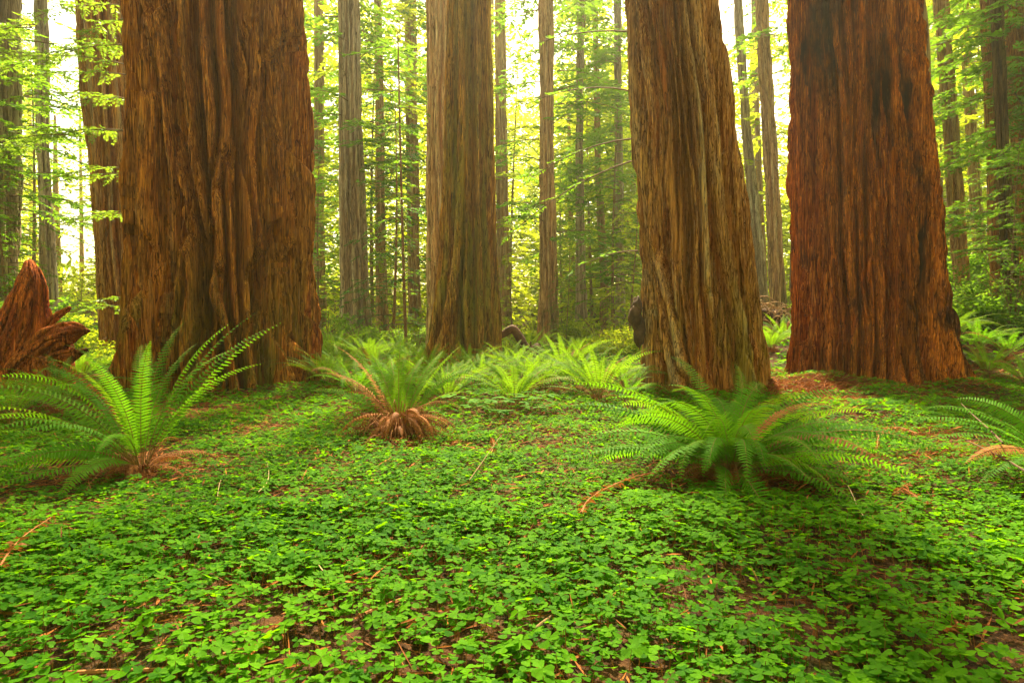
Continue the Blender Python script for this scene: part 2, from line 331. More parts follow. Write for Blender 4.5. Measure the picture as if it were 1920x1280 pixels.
T2, _ = trunk('t', 'olive fluted redwood trunk with a long dark vertical slit, in the middle', 'tree',
    [(0, 835, 920), (200, 832, 926), (450, 822, 932), (560, 812, 936), (640, 802, 938), (690, 776, 944)], 16.2, 'flute', 'olive', 520, .03, 30, 23,
    [([(884, 60), (884, 330), (884, 480), (888, 690)], .10, -.42), ([(905, 200), (906, 450), (915, 690)], .06, -.05), ([(862, -10), (863, 300), (850, 520), (815, 690)], .10, .12),
     ([(895, 0), (896, 300), (904, 560)], .05, .10), ([(868, 470), (862, 560), (872, 690)], .05, -.18), ([(840, 0), (838, 300), (830, 520)], .08, .08)], GIANT)
T3, _ = trunk('t', 'leaning redwood trunk with greyish streaked bark, tilted left behind the big fern', 'tree',
    [(0, 1172, 1339), (200, 1180, 1379), (400, 1192, 1404), (513, 1199, 1417), (640, 1201, 1434), (735, 1194, 1452)], 12.5, 'strip', 'greyred', 640, .022, 27, 37,
    [([(1283, -10), (1300, 120), (1322, 260), (1326, 400), (1332, 560)], .06, .075), ([(1180, 0), (1192, 200), (1215, 420), (1240, 600), (1275, 730)], .10, .07),
     ([(1240, 0), (1260, 250), (1280, 500)], .14, -.05), ([(1340, 380), (1352, 520), (1350, 700)], .05, -.10), ([(1288, 560), (1300, 640), (1295, 735)], .08, -.12),
     ([(1230, 480), (1262, 600), (1285, 700)], .07, .09), ([(1400, 400), (1412, 560), (1425, 700)], .06, -.06)], GIANT)
T4, _ = trunk('t', 'broad fire-darkened redwood trunk with glowing red bark, on the needle mound at right', 'tree',
    [(0, 1478, 1720), (250, 1484, 1748), (513, 1491, 1768), (620, 1494, 1783), (690, 1482, 1800), (728, 1468, 1815)], 13.6, 'rough', 'burnt', 800, .024, 28, 41,
    [([(1522, -10), (1528, 200), (1530, 430), (1515, 640)], .09, -.12), ([(1500, -10), (1502, 250), (1510, 520)], .10, .09), ([(1680, 300), (1695, 450), (1700, 700)], .10, -.08),
     ([(1640, 500), (1600, 620), (1590, 720)], .10, -.07), ([(1620, 0), (1622, 200), (1610, 380)], .09, .05)], GIANT)

def back(label, rows, Y, mat, seed, H=30, style='plain', n=150, dz=.09, st=(), group=BACK):
    return trunk('t', label, 'tree', rows, Y, style, mat, n, dz, H, seed, st, group)[0]
B = {}
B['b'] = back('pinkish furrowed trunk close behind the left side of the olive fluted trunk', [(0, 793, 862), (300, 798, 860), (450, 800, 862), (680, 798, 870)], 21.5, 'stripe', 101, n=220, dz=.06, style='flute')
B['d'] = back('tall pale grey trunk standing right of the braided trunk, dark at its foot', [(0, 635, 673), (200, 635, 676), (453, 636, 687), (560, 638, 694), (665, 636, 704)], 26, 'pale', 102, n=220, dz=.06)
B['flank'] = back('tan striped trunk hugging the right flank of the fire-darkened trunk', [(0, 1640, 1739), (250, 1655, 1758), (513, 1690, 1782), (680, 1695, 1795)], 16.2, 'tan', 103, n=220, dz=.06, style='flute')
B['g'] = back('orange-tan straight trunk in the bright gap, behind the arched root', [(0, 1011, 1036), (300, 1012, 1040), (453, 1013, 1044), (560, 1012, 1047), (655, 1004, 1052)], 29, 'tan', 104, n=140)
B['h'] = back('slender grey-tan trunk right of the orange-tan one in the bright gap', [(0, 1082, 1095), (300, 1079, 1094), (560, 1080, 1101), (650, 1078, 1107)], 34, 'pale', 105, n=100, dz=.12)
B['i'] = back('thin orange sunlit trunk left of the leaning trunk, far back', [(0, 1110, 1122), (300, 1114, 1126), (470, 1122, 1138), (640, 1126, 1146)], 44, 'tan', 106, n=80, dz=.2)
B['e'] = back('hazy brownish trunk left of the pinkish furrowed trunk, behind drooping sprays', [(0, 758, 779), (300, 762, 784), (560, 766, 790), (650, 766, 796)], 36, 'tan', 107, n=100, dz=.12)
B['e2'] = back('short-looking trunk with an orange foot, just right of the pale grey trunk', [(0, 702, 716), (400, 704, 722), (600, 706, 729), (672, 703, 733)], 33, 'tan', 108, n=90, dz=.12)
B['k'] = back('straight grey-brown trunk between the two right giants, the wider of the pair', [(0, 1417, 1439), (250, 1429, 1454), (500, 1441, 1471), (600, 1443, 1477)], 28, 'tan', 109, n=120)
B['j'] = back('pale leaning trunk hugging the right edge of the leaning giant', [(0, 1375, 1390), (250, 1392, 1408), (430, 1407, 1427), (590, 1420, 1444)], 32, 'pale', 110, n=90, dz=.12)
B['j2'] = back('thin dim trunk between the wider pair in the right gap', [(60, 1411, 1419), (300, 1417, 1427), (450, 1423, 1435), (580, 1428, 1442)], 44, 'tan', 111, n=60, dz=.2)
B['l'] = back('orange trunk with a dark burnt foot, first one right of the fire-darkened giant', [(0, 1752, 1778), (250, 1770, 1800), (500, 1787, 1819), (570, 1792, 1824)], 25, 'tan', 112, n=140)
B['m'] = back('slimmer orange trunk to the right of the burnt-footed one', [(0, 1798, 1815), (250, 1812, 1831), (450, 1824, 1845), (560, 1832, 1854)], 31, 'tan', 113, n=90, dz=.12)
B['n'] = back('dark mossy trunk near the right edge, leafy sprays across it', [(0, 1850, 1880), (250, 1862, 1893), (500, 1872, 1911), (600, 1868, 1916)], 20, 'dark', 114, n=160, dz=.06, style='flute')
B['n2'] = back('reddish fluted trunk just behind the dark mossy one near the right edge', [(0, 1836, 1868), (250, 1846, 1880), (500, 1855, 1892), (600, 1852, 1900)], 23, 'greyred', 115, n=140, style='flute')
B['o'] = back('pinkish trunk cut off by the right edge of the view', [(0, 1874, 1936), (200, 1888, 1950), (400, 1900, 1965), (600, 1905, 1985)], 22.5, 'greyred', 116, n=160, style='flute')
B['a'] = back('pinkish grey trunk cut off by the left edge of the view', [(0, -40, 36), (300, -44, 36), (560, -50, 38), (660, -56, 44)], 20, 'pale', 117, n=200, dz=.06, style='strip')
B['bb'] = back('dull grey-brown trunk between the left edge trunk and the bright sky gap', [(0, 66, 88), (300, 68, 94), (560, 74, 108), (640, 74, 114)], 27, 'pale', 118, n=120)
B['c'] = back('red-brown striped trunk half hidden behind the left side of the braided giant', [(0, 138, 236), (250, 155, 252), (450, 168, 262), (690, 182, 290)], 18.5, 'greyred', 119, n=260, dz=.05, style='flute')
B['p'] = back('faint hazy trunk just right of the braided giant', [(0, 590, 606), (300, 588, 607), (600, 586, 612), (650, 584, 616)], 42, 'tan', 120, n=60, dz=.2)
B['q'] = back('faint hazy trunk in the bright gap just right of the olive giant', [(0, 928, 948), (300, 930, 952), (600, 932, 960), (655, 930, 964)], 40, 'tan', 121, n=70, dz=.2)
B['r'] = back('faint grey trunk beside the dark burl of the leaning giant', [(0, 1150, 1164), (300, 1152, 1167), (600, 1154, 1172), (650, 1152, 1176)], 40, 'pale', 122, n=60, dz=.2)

# lumpy burl on the left foot of the leaning giant
def lump(pts, seed):
    a = Acc(); r = np.random.default_rng(seed)
    for (c, rx, rz) in pts:
        n, m = 20, 14; u = np.arange(n)/n; v = np.linspace(0, 1, m); UU, VV = np.meshgrid(u, v)
        rr = 1+.28*vnoise(UU, VV*5, 6, seed)+.14*vnoise(UU, VV*9, 12, seed+1); seed += 2
        V = np.stack([rx*rr*np.sin(VV*PI)*np.cos(UU*2*PI), rx*rr*np.sin(VV*PI)*np.sin(UU*2*PI), -rz*rr*np.cos(VV*PI)], -1)+np.array(c)
        idx = np.arange(n*m).reshape(m, n); nx = np.roll(idx, -1, 1)
        a.add(V, np.stack([idx[:-1], nx[:-1], nx[1:], idx[1:]], -1).reshape(-1, 4))
    return a
o3 = np.array(T3.location)
link('burl', lump([(at(1194, 575, 12.2)-o3, .10, .16), (at(1190, 592, 12.15)-o3, .11, .20), (at(1199, 622, 12.2)-o3, .10, .26)], 5).mesh('burl', [M_darkwood], True), T3)

# ------------------------------------------------------------------ foliage
def spray_quads(a, P0, D, L, K, sl, sw, rng, tint=None, mat=0, droop=.18):
    N = len(P0); t = (np.arange(K)+.5)/K
    up = np.array([0, 0, 1.]); side = nrm(np.cross(D, up)); L = np.broadcast_to(L, (N,))
    pos = P0[:, None]+D[:, None]*(L[:, None]*t)[..., None]; pos[..., 2] -= droop*L[:, None]*t**2
    tt = rng.uniform(0, 1, N) if tint is None else tint
    for sg in (-1, 1, 0):
        if sg == 0: d = nrm(D[:, None]+rng.normal(0, .12, (N, 1, 3))); p = pos[:, -1:]; ln = np.full((N, 1), sl*.8)
        else:
            d = nrm(D[:, None]*.62+sg*side[:, None]*.8+rng.normal(0, .16, (N, K, 3))+np.array([0, 0, -.12])); p = pos
            ln = sl*(1-.6*t)[None]*rng.uniform(.7, 1.2, (N, K))
        w = nrm(np.cross(d, nrm(up+rng.normal(0, .38, d.shape))))*sw
        q = np.stack([p, p+d*(ln*.45)[..., None]+w, p+d*ln[..., None], p+d*(ln*.45)[..., None]-w], -2)
        k = q.shape[0]*q.shape[1]
        a.add(q.reshape(-1, 3), np.arange(k*4).reshape(k, 4), np.clip(np.repeat(tt, q.shape[1])+rng.normal(0, .12, k), 0, 1), mat)
def branch(a, o, az, Lb, rise, droop, rng, sp_len, K, sl, sw, gap, wood=.012, start=.12, tint=None):
    d = np.array([math.cos(az), math.sin(az), 0]); sd = np.array([-d[1], d[0], 0])
    s = np.linspace(0, 1, 7); bend = rng.normal(0, .10)
    P = lambda s: o+d*Lb*s[:, None]+sd*(bend*Lb*s**2)[:, None]+np.array([0, 0, 1])*((rise*s-droop*s**2)*Lb)[:, None]
    tube(a, P(s), wood*(1-.8*s)+.002, 4, .5, 1)
    n = max(3, int(Lb*(1-start)/gap)); ss = np.linspace(start, 1, n)+rng.uniform(-.02, .02, n); p = P(ss)
    sg = np.where(np.arange(n) % 2, 1, -1)
    D = nrm(d*.6+sd*(sg*.8)[:, None]+rng.normal(0, .15, (n, 3))+np.array([0, 0, -.12])); D[-1] = nrm(d+np.array([0, 0, rise-2*droop]))
    L = sp_len*(1-.55*ss)*rng.uniform(.7, 1.2, n)
    base = rng.uniform(.1, .9) if tint is None else tint
    spray_quads(a, p, D, L, K, sl, sw, rng, np.clip(base+rng.normal(0, .15, n), 0, 1))
def crown_mesh(name, seed, nb, z0, z1, l0, l1, mats, r0=.0, sp=.55, K=9, sl=.15, sw=.017, gap=.16, rise=.15, droop=.35, azr=None):
    rng = np.random.default_rng(seed); a = Acc()
    for i in range(nb):
        f = (i+rng.uniform(0, 1))/nb; z = z0+(z1-z0)*f; az = rng.uniform(0, 2*PI) if azr is None else rng.uniform(*azr)
        Lb = (l0+(l1-l0)*f)*rng.uniform(.6, 1.15)
        branch(a, np.array([math.cos(az)*r0, math.sin(az)*r0, z]), az, Lb, rise+rng.uniform(-.12, .12), droop*rng.uniform(.6, 1.3), rng, sp, K, sl, sw, gap, wood=.008+.006*Lb)
    return a.mesh(name, mats)
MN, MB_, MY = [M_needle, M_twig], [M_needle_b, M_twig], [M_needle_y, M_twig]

# branches of the farther trunks
def add_crown(key, seed, nb, z0, z1, l0, l1, mats, r0, **kw):
    link('crown', crown_mesh('crown', seed, nb, z0, z1, l0, l1, mats, r0, **kw), B[key])
fa = dict(K=9, sl=.28, sw=.038, sp=.9, gap=.17); fb = dict(K=8, sl=.38, sw=.055, sp=1.1, gap=.22); fc = dict(K=7, sl=.5, sw=.085, sp=1.4, gap=.3)
add_crown('a', 301, 22, 3.2, 10, 2.6, 2.4, MN, .5, azr=(-2.0, .9), **fa)
add_crown('bb', 302, 16, 2.5, 15, 2.2, 2.0, MN, .3, **fb)
add_crown('d', 304, 30, 6, 16, 2.6, 2.6, MN, .4, **fb)
add_crown('e', 305, 51, 3, 20, 3.0, 2.6, MB_, .4, **fb)
add_crown('g', 306, 33, 4, 18, 2.8, 2.6, MN, .4, **fb)
add_crown('h', 307, 39, 5, 20, 2.8, 2.8, MN, .3, **fb)
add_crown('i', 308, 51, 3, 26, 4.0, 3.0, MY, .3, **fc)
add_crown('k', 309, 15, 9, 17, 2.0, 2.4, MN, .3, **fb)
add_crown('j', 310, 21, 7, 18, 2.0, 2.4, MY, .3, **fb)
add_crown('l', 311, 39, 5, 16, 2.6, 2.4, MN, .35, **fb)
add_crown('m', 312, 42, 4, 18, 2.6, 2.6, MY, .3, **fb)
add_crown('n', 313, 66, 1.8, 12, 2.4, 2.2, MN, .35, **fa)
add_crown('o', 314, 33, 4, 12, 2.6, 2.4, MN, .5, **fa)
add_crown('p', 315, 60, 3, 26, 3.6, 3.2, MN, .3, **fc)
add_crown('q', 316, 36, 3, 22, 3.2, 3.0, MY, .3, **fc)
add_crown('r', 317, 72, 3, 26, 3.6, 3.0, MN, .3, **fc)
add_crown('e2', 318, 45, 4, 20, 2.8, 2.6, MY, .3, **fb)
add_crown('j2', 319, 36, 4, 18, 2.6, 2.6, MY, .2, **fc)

# young conifers in the understory
def conifer_proto(seed, H, nb, l0, mats, kw, z0=.5):
    a = Acc(); r = np.random.default_rng(seed)
    s = np.linspace(0, 1, 9); tube(a, np.stack([.22*np.sin(s*2.4+seed)-.22*math.sin(seed), .2*np.cos(s*2+seed)-.2*math.cos(seed), s*H-.15], -1), .017*H**.6*(1-.9*s)+.006, 7)
    tm = a.mesh('trunk', [M_twig]); cm = crown_mesh('crown', seed, nb, z0, H*.99, l0, l0*.2, mats, **kw)
    return tm, cm
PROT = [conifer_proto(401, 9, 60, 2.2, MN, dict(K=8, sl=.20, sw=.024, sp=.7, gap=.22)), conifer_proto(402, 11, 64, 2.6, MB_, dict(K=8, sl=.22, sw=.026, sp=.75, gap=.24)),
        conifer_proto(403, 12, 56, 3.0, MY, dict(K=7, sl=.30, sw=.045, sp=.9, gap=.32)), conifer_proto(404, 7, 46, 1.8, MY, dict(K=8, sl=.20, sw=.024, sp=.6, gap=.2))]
def young(px, Y, s, v, label, rz=0, base=None):
    x = at(px, 600, Y)[0]; z = float(terrain(x, Y))
    o = thing('young_conifer', label, 'tree', (x, Y, z-.05), 'young conifers in the understory', rz, s)
    link('trunk', PROT[v][0], o); link('crown', PROT[v][1], o); return o
YG = [(735, 24, .85, 1, 'blue-green drooping young conifer left of the olive giant, in front of the hazy brownish trunk'),
 (600, 30, .95, 0, 'green young conifer filling the gap beside the right edge of the braided giant'),
 (700, 38, 1.5, 2, 'tall yellow-green conifer behind the pale grey trunk'),
 (815, 40, 1.4, 2, 'yellow conifer seen above and behind the pinkish furrowed trunk'),
 (960, 34, .8, 3, 'bright young conifer in the gap just right of the olive giant'),
 (955, 46, 1.6, 2, 'tall glowing yellow conifer far back in the middle gap'),
 (1055, 44, 1.1, 2, 'yellow-green conifer between the orange-tan and the slender grey trunks'),
 (1060, 26, .45, 0, 'small green conifer at the foot of the slender grey trunk'),
 (1150, 30, 1.2, 0, 'green tall conifer beside the left edge of the leaning giant'),
 (1178, 23, .75, 3, 'bright young conifer with feathery twigs against the leaning giant'),
 (1110, 50, 1.6, 2, 'large yellow conifer behind the thin orange trunk'),
 (1480, 46, 1.3, 2, 'yellow-lit conifer in the gap left of the fire-darkened giant'),
 (1400, 54, 1.1, 2, 'hazy yellow conifer behind the pale leaning trunk'),
 (1830, 40, 1.5, 2, 'tall yellow-green conifer behind the orange trunks at right'),
 (1765, 36, 1.2, 2, 'yellow-green conifer peeping out behind the right giant flank'),
 (1895, 17.5, .55, 0, 'feathery young conifer in front of the right edge trunk'),
 (1845, 27, .8, 0, 'green young conifer between the slim orange and the dark mossy trunks'),
 (20, 15.5, .62, 0, 'dark feathery young conifer by the left edge behind the red stump'),
 (60, 33, 1.5, 0, 'tall green conifer behind the dull grey-brown trunk at left'),
 (-10, 42, 1.8, 2, 'large yellow-green conifer far back at the left edge'),
 (205, 36, 1.3, 2, 'yellow-green conifer behind the half-hidden striped trunk at left'),
 (150, 24, .42, 3, 'low bright conifer in the light gap beside the striped trunk at left'),
 (660, 56, 1.9, 2, 'largest hazy conifer far behind the pale grey trunk'),
 (880, 60, 1.8, 2, 'hazy conifer far behind the olive giant')]
for i, (px, Y, s, v, lab) in enumerate(YG): young(px, Y, s, v, lab, rz=i*1.7)

# leafy boughs reaching in front of the striped trunk at left
a = Acc(); rng = np.random.default_rng(55); oc = np.array(B['c'].location)
for (x0, y0, Yb, ln, az, tn) in [(250, 75, 16.6, 3.2, PI+.1, .75), (250, 20, 16.8, 3.4, PI-.2, .4), (245, 130, 16.6, 2.6, PI+.3, .9), (250, 330, 16.6, 2.0, PI+.2, .9), (235, 250, 16.9, 3.4, PI-.1, .7), (245, 405, 16.8, 1.4, PI, .9),
                                 (236, 560, 16.4, 1.1, PI+.1, .9), (100, 95, 17., 2.4, PI+.2, .5), (120, 250, 16.6, 2.2, PI-.2, .95), (60, 40, 16.5, 2.2, PI, .4), (250, 190, 17.2, 2.4, PI+.4, .6)]:
    for q in range(2):
        branch(a, at(x0+rng.uniform(-8, 8), y0+rng.uniform(-14, 14), Yb)-oc, az+rng.uniform(-.25, .25), ln*rng.uniform(.8, 1.1), .12, .25, rng, .55, 10, .17, .019, .13, .014, tint=tn)
link('leafy_bough', a.mesh('leafy_bough', [leaf_mat('bright_spray_needles', (.05, .13, .012), (.14, .26, .015), (.30, .46, .02), .5, .5, .25, .1), M_twig]), B['c'])

# bare twiggy boughs on the left side of the leaning giant
a = Acc(); rng = np.random.default_rng(56)
for (x0, y0, ln, az, ri) in [(1180, 170, 2.0, PI+.3, .1), (1186, 260, 1.9, PI+.1, -.1), (1190, 300, 2.4, PI-.2, -.25), (1188, 60, 2.2, PI, .1), (1196, 470, 1.2, PI+.2, .0)]:
    branch(a, at(x0, y0, 12.9)-o3, az, ln, ri, .3, rng, .5, 8, .13, .014, .2, .016, .3)
link('leafy_bough', a.mesh('leafy_bough', MN), T3)

# ------------------------------------------------------------------ shrubs
def shrub_mesh(seed, H, Rr, n, ll, lw, mats):
    rng = np.random.default_rng(seed); a = Acc(); ns = 9
    for k in range(ns):
        az = rng.uniform(0, 2*PI); e = np.array([math.cos(az)*Rr*rng.uniform(.3, .9), math.sin(az)*Rr*rng.uniform(.3, .9), H*rng.uniform(.6, 1)])
        tube(a, curve([[0, 0, -.05], e*[.3, .3, .6], e], 6), .012, 4, .5, 1)
    cl = 26; cc = nrm(rng.normal(0, 1, (cl, 3)))*rng.uniform(.35, 1, (cl, 1))**.5*[Rr, Rr, H*.5]+[0, 0, H*.55]
    w = rng.integers(0, cl, n); p = cc[w]+rng.normal(0, 1, (n, 3))*[Rr*.16, Rr*.16, H*.06]
    p[:, 2] = np.maximum(p[:, 2], .03)
    d = nrm(rng.normal(0, 1, (n, 3))*[1, 1, .45]); wv = nrm(np.cross(d, nrm(rng.normal(0, .5, (n, 3))+[0, 0, 1])))*lw; L = ll*rng.uniform(.6, 1.3, (n, 1))
    q = np.stack([p, p+d*L*.35+wv, p+d*L*.75+wv*.7, p+d*L, p+d*L*.75-wv*.7, p+d*L*.35-wv], 1)
    a.add(q.reshape(-1, 3), np.arange(n*6).reshape(n, 6), np.clip(rng.uniform(0, 1, cl)[w]+rng.normal(0, .15, n), 0, 1))
    return a.mesh('shrub', mats)
SH = [shrub_mesh(501, 1.5, 1.1, 2600, .13, .03, [M_broad, M_twig]), shrub_mesh(502, 1.1, 1.3, 2600, .12, .03, [M_needle_y, M_twig]), shrub_mesh(503, 1.7, 1.0, 2600, .13, .028, [M_needle, M_twig])]
SL = [(615, 24, 1.0, 0, 'pale leafy bush at the right foot of the braided giant'), (670, 22, .8, 0, 'leafy green bush in front of the pale grey trunk'),
 (745, 30, 1.3, 1, 'yellow-lit bush behind the thin sapling left of the olive giant'), (782, 22, .7, 0, 'pale bush against the left foot of the olive giant'),
 (955, 24, .9, 1, 'bush behind the arched root'), (1065, 30, 1.2, 1, 'yellow-green bush between the orange-tan and slender trunks'), (1120, 26, 1.1, 1, 'leafy bush right of the slender grey trunk'),
 (1165, 20, .8, 1, 'yellowish bush beside the dark burl'), (1480, 36, 1.5, 1, 'sunlit yellow bush left of the fire-darkened giant'), (1420, 40, 1.5, 1, 'yellow bush behind the brush heap'),
 (1800, 20, .9, 2, 'dark green bush at the right heel of the fire-darkened giant'), (1840, 18, .9, 0, 'pale dusty bush in front of the dark mossy trunk'), (1900, 17, 1.0, 2, 'green bush by the right edge'),
 (1880, 26, 1.5, 2, 'dark bush behind the dark mossy trunk'), (1760, 28, 1.4, 2, 'dark bush at the burnt foot of the orange trunk'),
 (145, 16, .7, 1, 'yellow-green bush between the red stump and the striped trunk'), (120, 22, 1.2, 1, 'glowing bush in the left light gap'), (40, 20, 1.3, 2, 'dark bush behind the red stump'),
 (-20, 14, 1.0, 0, 'bush cut off by the left edge'), (860, 30, 1.3, 0, 'bush far behind the olive giant'), (1000, 36, 1.4, 1, 'bright bush far back in the middle gap')]
for i, (px, Y, s, v, lab) in enumerate(SL):
    x = at(px, 600, Y)[0]; o = thing('shrub', lab, 'shrub', (x, Y, float(terrain(x, Y))-.03), 'bushes under the redwoods', i*2.1, s, SH[v])

# thin sapling left of the olive giant
a = Acc(); p0 = at(762, 665, 21); tube(a, curve([p0-[0, 0, .1], at(756, 480, 21), at(750, 250, 21), at(746, 60, 21)], 14)-p0, np.linspace(.06, .02, 14), 6)
o = thing('sapling', 'thin bare sapling pole standing left of the olive giant', 'tree', tuple(p0)); link('trunk', a.mesh('trunk', [M_twig]), o)
a = Acc(); rng = np.random.default_rng(9)
for k in range(12): branch(a, np.array([-.15, 0, 2+k*.55]), rng.uniform(0, 6.28), 1.1, .1, .4, rng, .5, 7, .18, .02, .2)
link('crown', a.mesh('crown', MN), o)

# ------------------------------------------------------------------ ferns
def frond(a, L, e0, bend, az, npair, pl, rng, mats=(0, 1), w=.008, base=(0, 0, 0), stipe=.13, curl=0, wl=.0155, side_bend=0.):
    n = npair+1; s = np.linspace(0, 1, n)
    el = e0-bend*s**1.35; ds = L/n; azs = az+side_bend*s**2
    t = np.stack([np.cos(el)*np.cos(azs), np.cos(el)*np.sin(azs), np.sin(el)], -1); P = np.array(base)+np.vstack([[0, 0, 0], np.cumsum(t[:-1]*ds, 0)])
    tube(a, P[::3] if n > 18 else P, np.linspace(.0045, .0012, len(P[::3] if n > 18 else P)), 3, .5, mats[1])
    sd = nrm(np.stack([-np.sin(azs), np.cos(azs), np.zeros(n)], -1)); tilt = rng.normal(0, .42); nr = np.cross(t, sd); nr = np.where(nr[:, 2:] < 0, -nr, nr)
    sd = nrm(sd*math.cos(tilt)+nr*math.sin(tilt)); nr = nrm(np.cross(t, sd))
    k = s > stipe; f = (s[k]-stipe)/(1-stipe); prof = np.minimum(1, .35+f*3.2)*np.clip(1-f**2.2, 0, 1)**.8+.03
    Pk = P[k]; tk = t[k]; nk = nr[k]; m = k.sum(); tn = rng.uniform(.1, .9)
    for sg in (-1, 1):
        d = nrm(sg*sd[k]*.93+tk*.32+nk*(-.12-.2*curl)+rng.normal(0, .06, (m, 3))); ln = (pl*prof*rng.uniform(.88, 1.08, m))[:, None]
        wv = nrm(np.cross(nk, d))*wl*np.sign(sg)*(.5+.5*prof)[:, None]; wv = np.where((wv*tk).sum(-1, keepdims=True) < 0, -wv, wv)
        dn = nk*ln*(-.12-.3*curl)
        q = np.stack([Pk-wv*.55, Pk+d*ln*.5-wv*.5+dn*.25, Pk+d*ln+dn, Pk+d*ln*.5+wv*.5+dn*.25, Pk+wv*.55], 1)
        a.add(q.reshape(-1, 3), np.arange(m*5).reshape(m, 5), np.clip(tn+rng.normal(0, .07, m), 0, 1), mats[0])
def fern(name_label, px, py, Y, fr, seed, group='sword ferns', dead=6, crown_r=.13, matg=None, npair=44, pl=.085, n_un=None):
    """fr: list of (azimuth, elevation, bend, length); azimuth 0 = picture right, 90 = away"""
    rng = np.random.default_rng(seed); p = at(px, py, Y); x = p[0]; z = float(terrain(x, Y))
    o = thing('sword_fern', name_label, 'fern', (x, Y, z), group)
    for (az, e0, bd, L) in fr:
        a = Acc(); az = math.radians(az); frond(a, L, math.radians(e0), math.radians(bd), az, npair, pl*rng.uniform(.85, 1.1), rng, base=(math.cos(az)*.04, math.sin(az)*.04, .09), side_bend=rng.normal(0, .25))
        u_ = rng.uniform(); link('frond', a.mesh('frond', [M_frond_d if u_ < .05 else M_frond_y if u_ < .25 else (matg or M_frond), M_rachis]), o)
    for k in range(dead):
        a = Acc(); az = rng.uniform(0, 2*PI); frond(a, rng.uniform(.35, .8), math.radians(rng.uniform(0, 45)), math.radians(rng.uniform(70, 130)), az, 26, .05, rng, base=(math.cos(az)*.06, math.sin(az)*.06, .08+.6*(crown_r-.13)*rng.uniform(.2, 1.5)), curl=1., wl=.008+.02*(crown_r-.13))
        link('dead_frond', a.mesh('dead_frond', [M_frond_d, M_twig_red]), o)
    a = Acc()
    for k in range(int(46*(crown_r/.13)**2)):
        az = rng.uniform(0, 2*PI); L = rng.uniform(.08, .24)*(crown_r/.13)**.6; e = rng.uniform(.1, 1.3); b = np.array([math.cos(az), math.sin(az), 0])*rng.uniform(0, crown_r*.6)+[0, 0, (crown_r-.13)*rng.uniform(0, 1.1)]
        d = np.array([math.cos(az)*math.cos(e), math.sin(az)*math.cos(e), math.sin(e)]); tube(a, curve([b-[0, 0, .05], b+d*L*.6, b+d*L+[0, 0, -L*rng.uniform(.2, .9)]], 5), np.linspace(.009, .003, 5)*(.13/crown_r)**.6, 4, rng.uniform(0, 1))
    link('root_crown', a.mesh('root_crown', [M_twig_red]), o); FOOT.append((x, Y, .12)); return o
def ring(rng, n, e, b, L, az=(0, 360)):
    out = []
    for k in range(n):
        f = (k+rng.uniform(-.3, .3))/n; out.append((az[0]+(az[1]-az[0])*f, rng.uniform(*e), rng.uniform(*b), rng.uniform(*L)))
    return out
r = random.Random(3)
# big fern right of the middle
f3 = ring(r, 22, (18, 42), (55, 85), (1.0, 1.32))+ring(r, 22, (48, 66), (80, 115), (.95, 1.25))+ring(r, 13, (66, 84), (80, 125), (.85, 1.1))+[(-90, 58, 108, .92), (-66, 58, 105, .92), (-118, 52, 100, .85), (-140, 46, 88, .95), (-42, 44, 85, .95), (-100, 70, 120, .95)]
f3 = [(a_, e_, b_, L_*1.12) for a_, e_, b_, L_ in f3]+[(150, 52, 62, 1.5), (170, 44, 60, 1.45), (20, 40, 58, 1.5), (8, 30, 50, 1.5), (100, 66, 60, 1.35), (60, 60, 58, 1.4), (196, 28, 52, 1.4), (-20, 26, 55, 1.3)]
FERN3 = fern('large lush fern in the right foreground, two fronds hanging toward the viewer', 1370, 905, 5.1, f3, 61, dead=18, pl=.105)
# tall fern at left
f1 = [(95, 82, 50, 1.15), (60, 74, 45, 1.2), (120, 80, 70, 1.1), (30, 72, 40, 1.3), (22, 62, 35, 1.35), (38, 66, 45, 1.3), (8, 66, 60, 1.1), (75, 84, 60, 1.0), (150, 78, 70, 1.15), (200, 80, 75, 1.1), (-60, 84, 50, 1.0), (-100, 82, 60, .95), (250, 80, 65, 1.0), (45, 80, 70, 1.05),
      (165, 58, 70, 1.3), (178, 50, 75, 1.35), (190, 44, 70, 1.4), (172, 38, 62, 1.3), (205, 48, 80, 1.2), (185, 30, 50, 1.2), (150, 55, 70, 1.2), (140, 62, 75, 1.2), (196, 60, 85, 1.3), (168, 66, 80, 1.25), (230, 22, 55, 1.1), (240, 15, 40, 1.0), (222, 28, 60, 1.05), (160, 45, 60, 1.25), (110, 70, 60, 1.2)]
f1 = [(a_, e_, b_, L_*1.22) for a_, e_, b_, L_ in f1]
f1 = f1+[(226, 56, 100, 1.35), (236, 60, 110, 1.2), (-80, 64, 115, .9), (215, 30, 75, 1.25), (235, 36, 80, 1.1), (262, 30, 85, .9)]
FERN1 = fern('tall upright fern in the left foreground, before the braided giant', 265, 885, 5.5, f1, 62, dead=26, pl=.10)
# centre fern on a brown skirt
f2 = [(a_, e_+4, b_, L_*1.2) for a_, e_, b_, L_ in [(30, 64, 50, 1.), (155, 66, 50, 1.), (100, 82, 40, .9), (20, 58, 55, .85), (35, 52, 40, .95), (160, 55, 55, .95), (150, 48, 45, 1.0), (140, 62, 60, .9), (170, 60, 70, .9), (50, 66, 50, .9), (70, 74, 60, .8), (110, 75, 60, .8), (95, 80, 50, .75), (0, 55, 70, .7), (185, 50, 70, .85), (128, 68, 60, .9), (60, 60, 55, .85)]]
FERN2 = fern('sparse fern rising from a rusty skirt of dead fronds, centre left', 748, 832, 6.7, f2, 63, dead=46, crown_r=.34, matg=M_frond_y)
